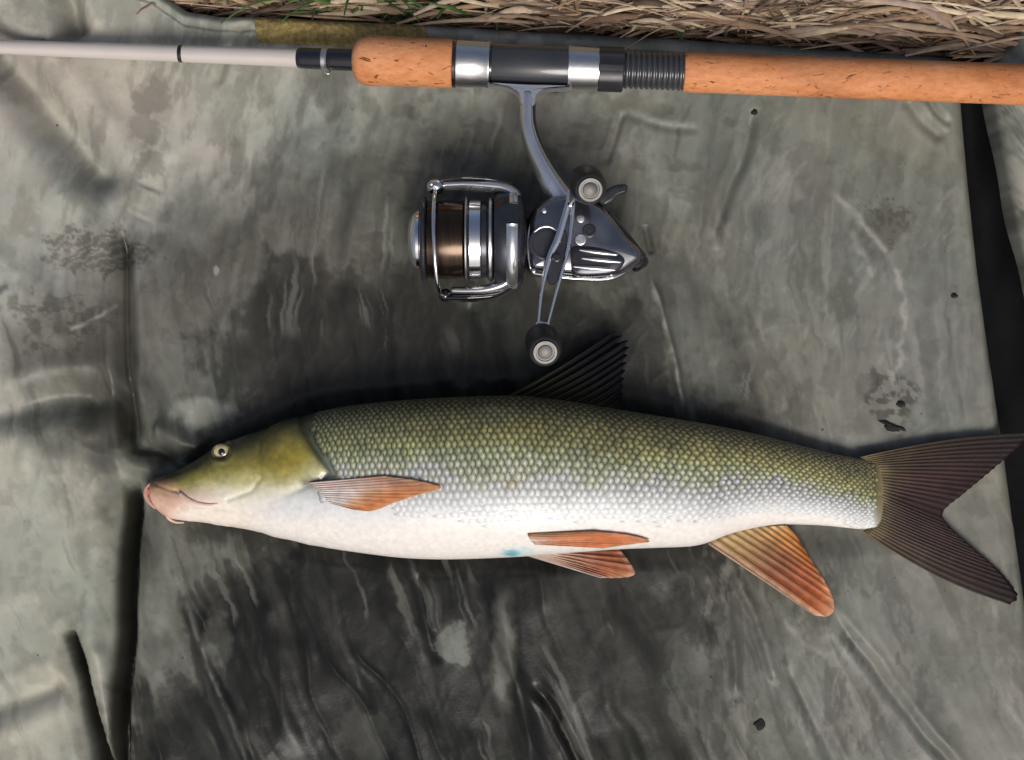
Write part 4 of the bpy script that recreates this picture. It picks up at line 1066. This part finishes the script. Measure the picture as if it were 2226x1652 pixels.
def make_fin(name, base, tip, nray, colf, zb=None, zt=None, surf=None, ripple=0.0006, thick=0.0005, rayr=(0.0007, 0.00022), bend=0.0, rc=0.8, notch=0.0, scallop=0.0, bulge=0.0):
    """base and tip: layout polylines running the same way; membrane plus one object per ray"""
    sub = 6; nq = (nray - 1) * sub + 1; ns = 26
    bq = catmull(base, nq); tq = catmull(tip, nq)
    vs = []; cols = []; P3 = np.zeros((nq, ns, 3)); CC = np.zeros((nq, ns, 3))
    for i in range(nq):
        q = i / (nq - 1)
        fr = (i % sub) / sub
        for j in range(ns):
            s = j / (ns - 1)
            sc_ = s * (1 - scallop * (math.sin(math.pi * fr) ** 2) * (0.4 + 0.6 * hash2(np.array(float(i // sub)), np.array(3.0), 5)))
            u = bq[i, 0] + (tq[i, 0] - bq[i, 0]) * sc_; v = bq[i, 1] + (tq[i, 1] - bq[i, 1]) * sc_
            # rays curve slightly toward the tail
            u += bend * math.sin(math.pi * s); v += bend * 0.4 * math.sin(math.pi * s)
            v += bulge * math.sin(math.pi * s) * (abs(2 * q - 1) ** 3) * (1 if q > 0.5 else -0.6)
            if surf: x, y, z = surf(u, v, q, s)
            else:
                z = zb + (zt - zb) * s + ripple * 2 * math.sin(q * 9 + s * 3) * s
                x, y, z = P(u, v, z)
            z += ripple * (math.cos(2 * math.pi * fr)) * (1 - 0.5 * s) * (0 if j == 0 else 1)
            P3[i, j] = (x, y, z)
            CC[i, j] = np.array(colf(q, s, fr))
    m = nq * ns
    th = np.interp(np.linspace(0, 1, ns), [0, 0.3, 1], [thick, thick * 0.7, thick * 0.2])
    up = P3 + 0; dn = P3 + 0; up[..., 2] += th / 2; dn[..., 2] -= th / 2
    V = np.vstack([up.reshape(-1, 3), dn.reshape(-1, 3)]); C = np.vstack([CC.reshape(-1, 3)] * 2)
    fs = []
    for i in range(nq - 1):
        for j in range(ns - 1):
            a = i * ns + j; fs.append((a, a + ns, a + ns + 1, a + 1)); fs.append((m + a, m + a + 1, m + a + ns + 1, m + a + ns))
    for i in range(nq - 1):
        for j in (0, ns - 1):
            a = i * ns + j; fs.append((a, m + a, m + a + ns, a + ns) if j == 0 else (a, a + ns, m + a + ns, m + a))
    for j in range(ns - 1):
        for i in (0, nq - 1):
            a = i * ns + j; fs.append((a, a + 1, m + a + 1, m + a) if i == 0 else (a, m + a, m + a + 1, a + 1))
    fo = link_mesh(name, V, fs, M['fin'], fish, colors=C)
    for i in range(nray):
        ii = i * sub
        r_ = np.linspace(rayr[0], rayr[1], ns) * (1.35 if i == 0 else 1.0) * random.uniform(0.85, 1.1)
        pts = [tuple(P3[ii, j] + np.array((0, 0, th[j] / 2))) for j in range(0, ns)]
        v_, f_ = tube(pts, [(a, a * 0.7) for a in r_], 6)
        cc = np.repeat(CC[ii] * rc * random.uniform(0.75, 1.25), 6, 0)
        link_mesh('ray', v_, f_, M['ray'], fo, colors=cc)
    return fo

def mixc(a, b, t): return tuple(x + (y - x) * t for x, y in zip(a, b))
def ramp3(t, stops):
    return tuple(float(np.interp(t, [s[0] for s in stops], [s[1][k] for s in stops])) for k in range(3))

# back fin: dark, folded, pointing up the picture
def c_dorsal(q, s, f):
    c = ramp3(s, [(0, (0.060, 0.058, 0.020)), (0.35, (0.030, 0.032, 0.016)), (0.7, (0.012, 0.013, 0.018)), (1, (0.010, 0.010, 0.014))])
    return mixc(tuple(x * 0.6 for x in c), (0.028, 0.03, 0.036), 0.5 * math.sin(math.pi * f) ** 2 * s)
make_fin('dorsal_fin', [(1102, 866), (1150, 868), (1210, 876), (1270, 886), (1330, 896)], [(1338, 719), (1366, 741), (1364, 772), (1358, 815), (1352, 872)], 11, c_dorsal, zb=0.033, zt=0.014, ripple=0.0010, bend=5, scallop=0.10, rayr=(0.0010, 0.0003), rc=0.6)
# tail fin, two lobes
def c_tail(q, s, f):
    tip = ramp3(q, [(0, (0.010, 0.008, 0.009)), (0.35, (0.040, 0.016, 0.015)), (0.55, (0.028, 0.012, 0.014)), (0.8, (0.030, 0.012, 0.013)), (1, (0.010, 0.008, 0.008))])
    mid = ramp3(q, [(0, (0.045, 0.034, 0.014)), (0.3, (0.075, 0.030, 0.022)), (0.55, (0.060, 0.024, 0.022)), (0.8, (0.060, 0.028, 0.016)), (1, (0.10, 0.070, 0.045))])
    c = ramp3(s, [(0, (0.24, 0.19, 0.085)), (0.06, (0.19, 0.14, 0.065)), (0.16, (0.11, 0.070, 0.034)), (0.35, mid), (0.9, tip), (1, tip)])
    bl = float(fbm(np.array([q * 9.0]), np.array([s * 3.0]), 15, 3)[0])
    c = tuple(x * (0.30 + 0.75 * bl) * (1.0 if s < 0.12 else 0.8) for x in c)
    return mixc(c, (0.085, 0.040, 0.036), 0.25 * math.sin(math.pi * f) ** 2)
make_fin('tail_fin', [(1870, 994), (1900, 1012), (1912, 1040), (1914, 1080), (1910, 1120), (1896, 1142), (1876, 1154)], [(2246, 940), (2212, 974), (2150, 1028), (2092, 1076), (2050, 1114), (2068, 1148), (2126, 1200), (2182, 1250), (2214, 1296), (2196, 1314)], 34, c_tail, zb=0.0068, zt=0.005, ripple=0.00012, scallop=0.012, bulge=17, rayr=(0.00028, 0.00013), rc=1.0)
# anal fin
def c_anal(q, s, f):
    lead = (0.62, 0.42, 0.27); mid = ramp3(s, [(0, (0.50, 0.36, 0.17)), (0.2, (0.42, 0.24, 0.10)), (0.45, (0.26, 0.085, 0.035)), (0.85, (0.40, 0.10, 0.025)), (0.95, (0.55, 0.20, 0.08)), (1, (0.66, 0.40, 0.26))])
    tr = ramp3(s, [(0, (0.62, 0.42, 0.20)), (0.3, (0.60, 0.28, 0.085)), (0.9, (0.58, 0.20, 0.055)), (1, (0.62, 0.34, 0.18))])
    c = mixc(mid, tr, float(sstep(0.45, 0.8, np.array(q))))
    c = mixc(lead, c, float(sstep(0.0, 0.10, np.array(q))))
    return mixc(c, tuple(x * 1.35 for x in c), 0.6 * math.sin(math.pi * f) ** 2)
make_fin('anal_fin', [(1540, 1180), (1575, 1164), (1620, 1150), (1660, 1145), (1706, 1142)], [(1772, 1338), (1796, 1340), (1810, 1332), (1813, 1312), (1800, 1276), (1768, 1224), (1738, 1176)], 10, c_anal, zb=0.020, zt=0.006, ripple=0.0005, bend=4, rc=0.42, rayr=(0.0007, 0.00025))
# lower pelvic fin hangs past the belly edge
def c_pel2(q, s, f):
    c = ramp3(s, [(0, (0.66, 0.52, 0.44)), (0.3, (0.50, 0.30, 0.22)), (0.7, (0.36, 0.12, 0.06)), (0.92, (0.42, 0.15, 0.07)), (1, (0.58, 0.36, 0.26))])
    c = mixc((0.62, 0.50, 0.44), c, float(sstep(0.0, 0.16, np.array(q))))
    return mixc(c, tuple(x * 1.3 for x in c), 0.5 * math.sin(math.pi * f) ** 2)
make_fin('pelvic_fin', [(1142, 1203), (1165, 1200), (1190, 1197)], [(1308, 1256), (1350, 1256), (1378, 1250), (1376, 1234), (1352, 1200), (1336, 1188)], 9, c_pel2, zb=0.022, zt=0.007, ripple=0.0007, rc=0.62, rayr=(0.0008, 0.00025))
# upper pelvic fin pressed against the flank
def on(l0, l1):
    def f(u, v, q, s):
        return on_fish(u, v, l0 + (l1 - l0) * s)
    return f
def c_pel1(q, s, f):
    c = ramp3(s, [(0, (0.68, 0.50, 0.40)), (0.25, (0.58, 0.25, 0.12)), (0.7, (0.56, 0.17, 0.06)), (1, (0.55, 0.26, 0.14))])
    d = mixc((0.30, 0.14, 0.045), c, float(sstep(0.0, 0.3, np.array(q))))
    return mixc(d, tuple(x * 1.25 for x in d), 0.5 * math.sin(math.pi * f) ** 2)
make_fin('pelvic_fin', [(1146, 1150), (1150, 1160), (1160, 1172)], [(1290, 1141), (1360, 1149), (1406, 1163), (1372, 1169), (1310, 1178)], 8, c_pel1, surf=on(0.0003, 0.0020), ripple=0.00025, rc=0.85, rayr=(0.0005, 0.0002))
# pectoral fin folded behind the gill cover
def c_pec(q, s, f):
    c = ramp3(s, [(0, (0.66, 0.60, 0.57)), (0.30, (0.66, 0.56, 0.52)), (0.48, (0.62, 0.36, 0.20)), (0.75, (0.58, 0.21, 0.07)), (1, (0.60, 0.30, 0.14))])
    up = ramp3(s, [(0, (0.60, 0.48, 0.44)), (0.5, (0.50, 0.37, 0.32)), (0.8, (0.42, 0.22, 0.15)), (1, (0.46, 0.27, 0.16))])
    c = mixc(up, c, float(sstep(0.15, 0.5, np.array(q))))
    return mixc(c, tuple(x * 1.2 for x in c), 0.5 * math.sin(math.pi * f) ** 2)
make_fin('pectoral_fin', [(690, 1042), (708, 1060), (732, 1084)], [(850, 1027), (920, 1036), (966, 1050), (920, 1064), (870, 1080), (822, 1098), (784, 1096)], 12, c_pec, surf=on(0.0003, 0.0018), ripple=0.00014, rc=0.95, rayr=(0.00034, 0.00014))

# ------------------------------------------------------------------ mud clods on the mat
def clod(u, v, ru, rv, hgt, rot, label, seed):
    r = np.random.default_rng(seed); vs = []; fs = []; n = 18; m = 6
    lob = 1 + (0.28 if ru > 20 else 0.08) * np.sin(np.arange(n) * 2 * math.pi / n * 3 + r.uniform(0, 6)) + r.uniform(-.18, .18, n)
    for i in range(m):
        ph = math.pi / 2 * i / (m - 1); 
        for j in range(n):
            a = 2 * math.pi * j / n; x = ru * math.cos(a) * math.cos(ph) * lob[j]; y = rv * math.sin(a) * math.cos(ph) * lob[j]
            xx = x * math.cos(rot) - y * math.sin(rot); yy = x * math.sin(rot) + y * math.cos(rot)
            vs.append(P(u + xx, v + yy, -0.0006 + hgt * math.sin(ph) * (1 + r.uniform(-.2, .2)), 0))
    for i in range(m - 1):
        for j in range(n):
            k = (j + 1) % n; fs.append((i * n + j, i * n + k, (i + 1) * n + k, (i + 1) * n + j))
    z = float(mat_height(np.array([float(u)]), np.array([float(v)]))[0])
    o = link_mesh('mud_clod', vs, fs, M['mud']); o.location.z = z
    tag(o, label, 'mud', 'mud clods on the mat')
clod(1940, 927, 30, 9, 0.003, 0.35, 'largest black mud clod on the mat above the tail', 1)
clod(1958, 878, 11, 8, 0.002, 0.2, 'small dark mud clod just above the largest clod', 2)
clod(2076, 643, 10, 6, 0.002, 0.1, 'lone black mud speck near the right edge of the mat', 3)
clod(1641, 243, 8, 7, 0.002, 0.0, 'tiny dark mud speck just below the rear cork grip', 4)
clod(1650, 1572, 13, 15, 0.0018, 0.4, 'dark round mud clod near the bottom edge of the mat', 5)

# ------------------------------------------------------------------ grass along the top of the mat
M['straw'] = vcol('dry_grass', 0.7, noise=0.25, nscale=200, spec=0.3)
M['green'] = vcol('green_grass', 0.5, noise=0.25, nscale=150, transl=0.3, spec=0.4)
def blades(name, items, mat, label=None, cat=None):
    vs = []; fs = []; cols = []
    for (x, y, z, ang, L, wd, arch, curve, pitch, col) in items:
        k0 = len(vs); n = 6
        for i in range(n + 1):
            t = i / n; a = ang + curve * t
            px = x + L * (t * math.cos(ang) - 0.5 * curve * t * t * math.sin(ang)); py = y + L * (t * math.sin(ang) + 0.5 * curve * t * t * math.cos(ang))
            pz = z + arch * math.sin(math.pi * t) + pitch * t * L
            ww = wd * (0.35 + 0.65 * math.sin(math.pi * min(1, 0.15 + t * 0.8)))
            nx, ny = -math.sin(a) * ww / 2, math.cos(a) * ww / 2
            vs += [(px - nx, py - ny, pz), (px, py, pz + ww * 0.35), (px + nx, py + ny, pz)]
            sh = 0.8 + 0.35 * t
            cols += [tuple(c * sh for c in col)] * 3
        for i in range(n):
            b = k0 + i * 3
            fs += [(b, b + 3, b + 4, b + 1), (b + 1, b + 4, b + 5, b + 2)]
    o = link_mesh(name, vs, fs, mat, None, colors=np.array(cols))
    return o
def mat_edge_y(x): return (826 - float(mat_top_v(x * S + 1113))) / S
def outside(x, y, pad=0.0):
    u = x * S + 1113; v = 826 - y * S
    return not (u > -620 - pad and u < 2600 + pad and v > float(mat_top_v(u)) - pad and v < 2250 + pad)
STRAW = [(0.36, 0.245, 0.15), (0.44, 0.33, 0.22), (0.26, 0.165, 0.10), (0.55, 0.44, 0.29), (0.20, 0.12, 0.075), (0.36, 0.26, 0.20), (0.12, 0.08, 0.05)]
items = []
def straw(x, y, z, fl=0.5):
    ang = abs(random.gauss(0, fl)) if random.random() < .5 else math.pi - abs(random.gauss(0, fl))
    if random.random() < 0.35: ang = random.uniform(0, 2 * math.pi)
    L = random.uniform(0.02, 0.10); col = random.choice(STRAW); j = random.uniform(0.7, 1.15)
    xe = x + L * math.cos(ang); ye = y + L * math.sin(ang)
    if not outside(xe, ye - 0.001) : ang = -ang
    items.append((x, y, z, ang, L, random.choice((0.0009, 0.0014, 0.002, 0.0036)) * random.uniform(0.7, 1.3), random.uniform(-0.002, 0.010), random.gauss(0, 0.3), random.uniform(-0.06, 0.10), tuple(c * j for c in col)))
for _ in range(5200):
    x = random.uniform(-0.62, 0.85); y = mat_edge_y(x) + random.uniform(0.0, 0.20) ** 1.0
    u = x * S + 1113
    if u < 420 and random.random() < 0.4: continue
    straw(x, y + 0.002, random.uniform(GZ + 0.008, -0.001))
for _ in range(1500):
    x = random.uniform(-0.25, 0.40); straw(x, mat_edge_y(x) + random.uniform(0.001, 0.02), random.uniform(-0.030, -0.006), 0.3)
for _ in range(900):
    x = random.uniform(-0.02, 0.40); straw(x, mat_edge_y(x) + random.uniform(0.002, 0.03), random.uniform(-0.006, 0.003), 0.22)
for _ in range(6000):
    x = random.uniform(-1.6, 1.6); y = random.uniform(-1.3, 1.5)
    if outside(x, y, 20): straw(x, y, random.uniform(GZ, GZ + 0.012), 1.2)
o = blades('dry_grass', items, M['straw']); o['kind'] = 'stuff'
items2 = []
def green(x, y, z, up=0.5):
    ang = random.uniform(0, 2 * math.pi); L = random.uniform(0.012, 0.045); g = random.uniform(0.6, 1.3)
    c = random.choice([(0.05, 0.11, 0.025), (0.08, 0.14, 0.03), (0.10, 0.14, 0.045), (0.04, 0.085, 0.025)])
    if not outside(x + L * math.cos(ang), y + L * math.sin(ang) - 0.004): ang = abs((ang + math.pi) % (2 * math.pi) - math.pi)
    items2.append((x, y, z, ang, L, random.uniform(0.0012, 0.0032), random.uniform(0, 0.006), random.gauss(0, 0.7), random.uniform(0.1, up), tuple(q * g for q in c)))
for cu, wd, n in ((690, 90, 200), (820, 70, 180), (1045, 50, 240), (770, 160, 120), (600, 60, 40), (1610, 40, 18), (1790, 28, 14), (1780, 10, 10), (2150, 60, 40), (1400, 60, 30)):
    for _ in range(n):
        u = random.gauss(cu, wd * 0.5); x = (u - 1113) / S; green(x, mat_edge_y(x) + random.uniform(0.003, 0.05), random.uniform(GZ + 0.004, -0.006))
for _ in range(5000):
    x = random.uniform(-1.6, 1.6); y = random.uniform(-1.3, 1.5)
    if outside(x, y, 40) and fbm(np.array([x * 4]), np.array([y * 4]), 9, 3)[0] > 0.47: green(x, y, GZ, 1.4)
o = blades('green_grass', items2, M['green']); o['kind'] = 'stuff'
# a few stout pale stalks that lie over the litter, each its own object
STALKS = [((2025, -10), (2122, 122), 9, 0.006, 'thick pale straw stalk slanting down to the mat, right of centre'),
          ((2075, -14), (2160, 112), 12, 0.004, 'broadest pale straw stalk slanting beside the side flap'),
          ((1820, -8), (1870, 30), 13, 0.002, 'stubby pale stalk at the very top edge above the rear grip'),
          ((1945, 62), (2120, 74), 9, 0.001, 'level tan stalk lying just above the right end of the rear grip'),
          ((1278, 6), (1352, 50), 11, 0.0, 'thick brown stalk slanting above the reel seat'),
          ((1890, 20), (2010, 92), 7, 0.003, 'thin tan stalk slanting above the middle of the rear grip'),
          ((1420, 12), (1500, -12), 9, 0.0, 'pale stalk rising to the right above the threaded seat')]
for (a, b, wd, z, lab) in STALKS:
    mid = ((a[0] + b[0]) / 2 + random.uniform(-6, 6), (a[1] + b[1]) / 2 + random.uniform(-4, 4))
    q = catmull([(*a, z), (*mid, z + 0.003), (*b, z - 0.002)], 14)
    v_, f_ = tube([P(x, y, zz) for x, y, zz in q], [(wd * 0.5 * K(0) * s_, wd * 0.3 * K(0) * s_) for s_ in np.interp(np.linspace(0, 1, 14), [0, .1, .8, 1], [.8, 1, .8, .35])], 8)
    cc = np.array([(0.42, 0.31, 0.18)] * len(v_)) * random.uniform(0.75, 1.1)
    tag(link_mesh('straw_stalk', v_, f_, M['straw'], colors=cc), lab, 'straw', 'stout straw stalks on the grass litter')
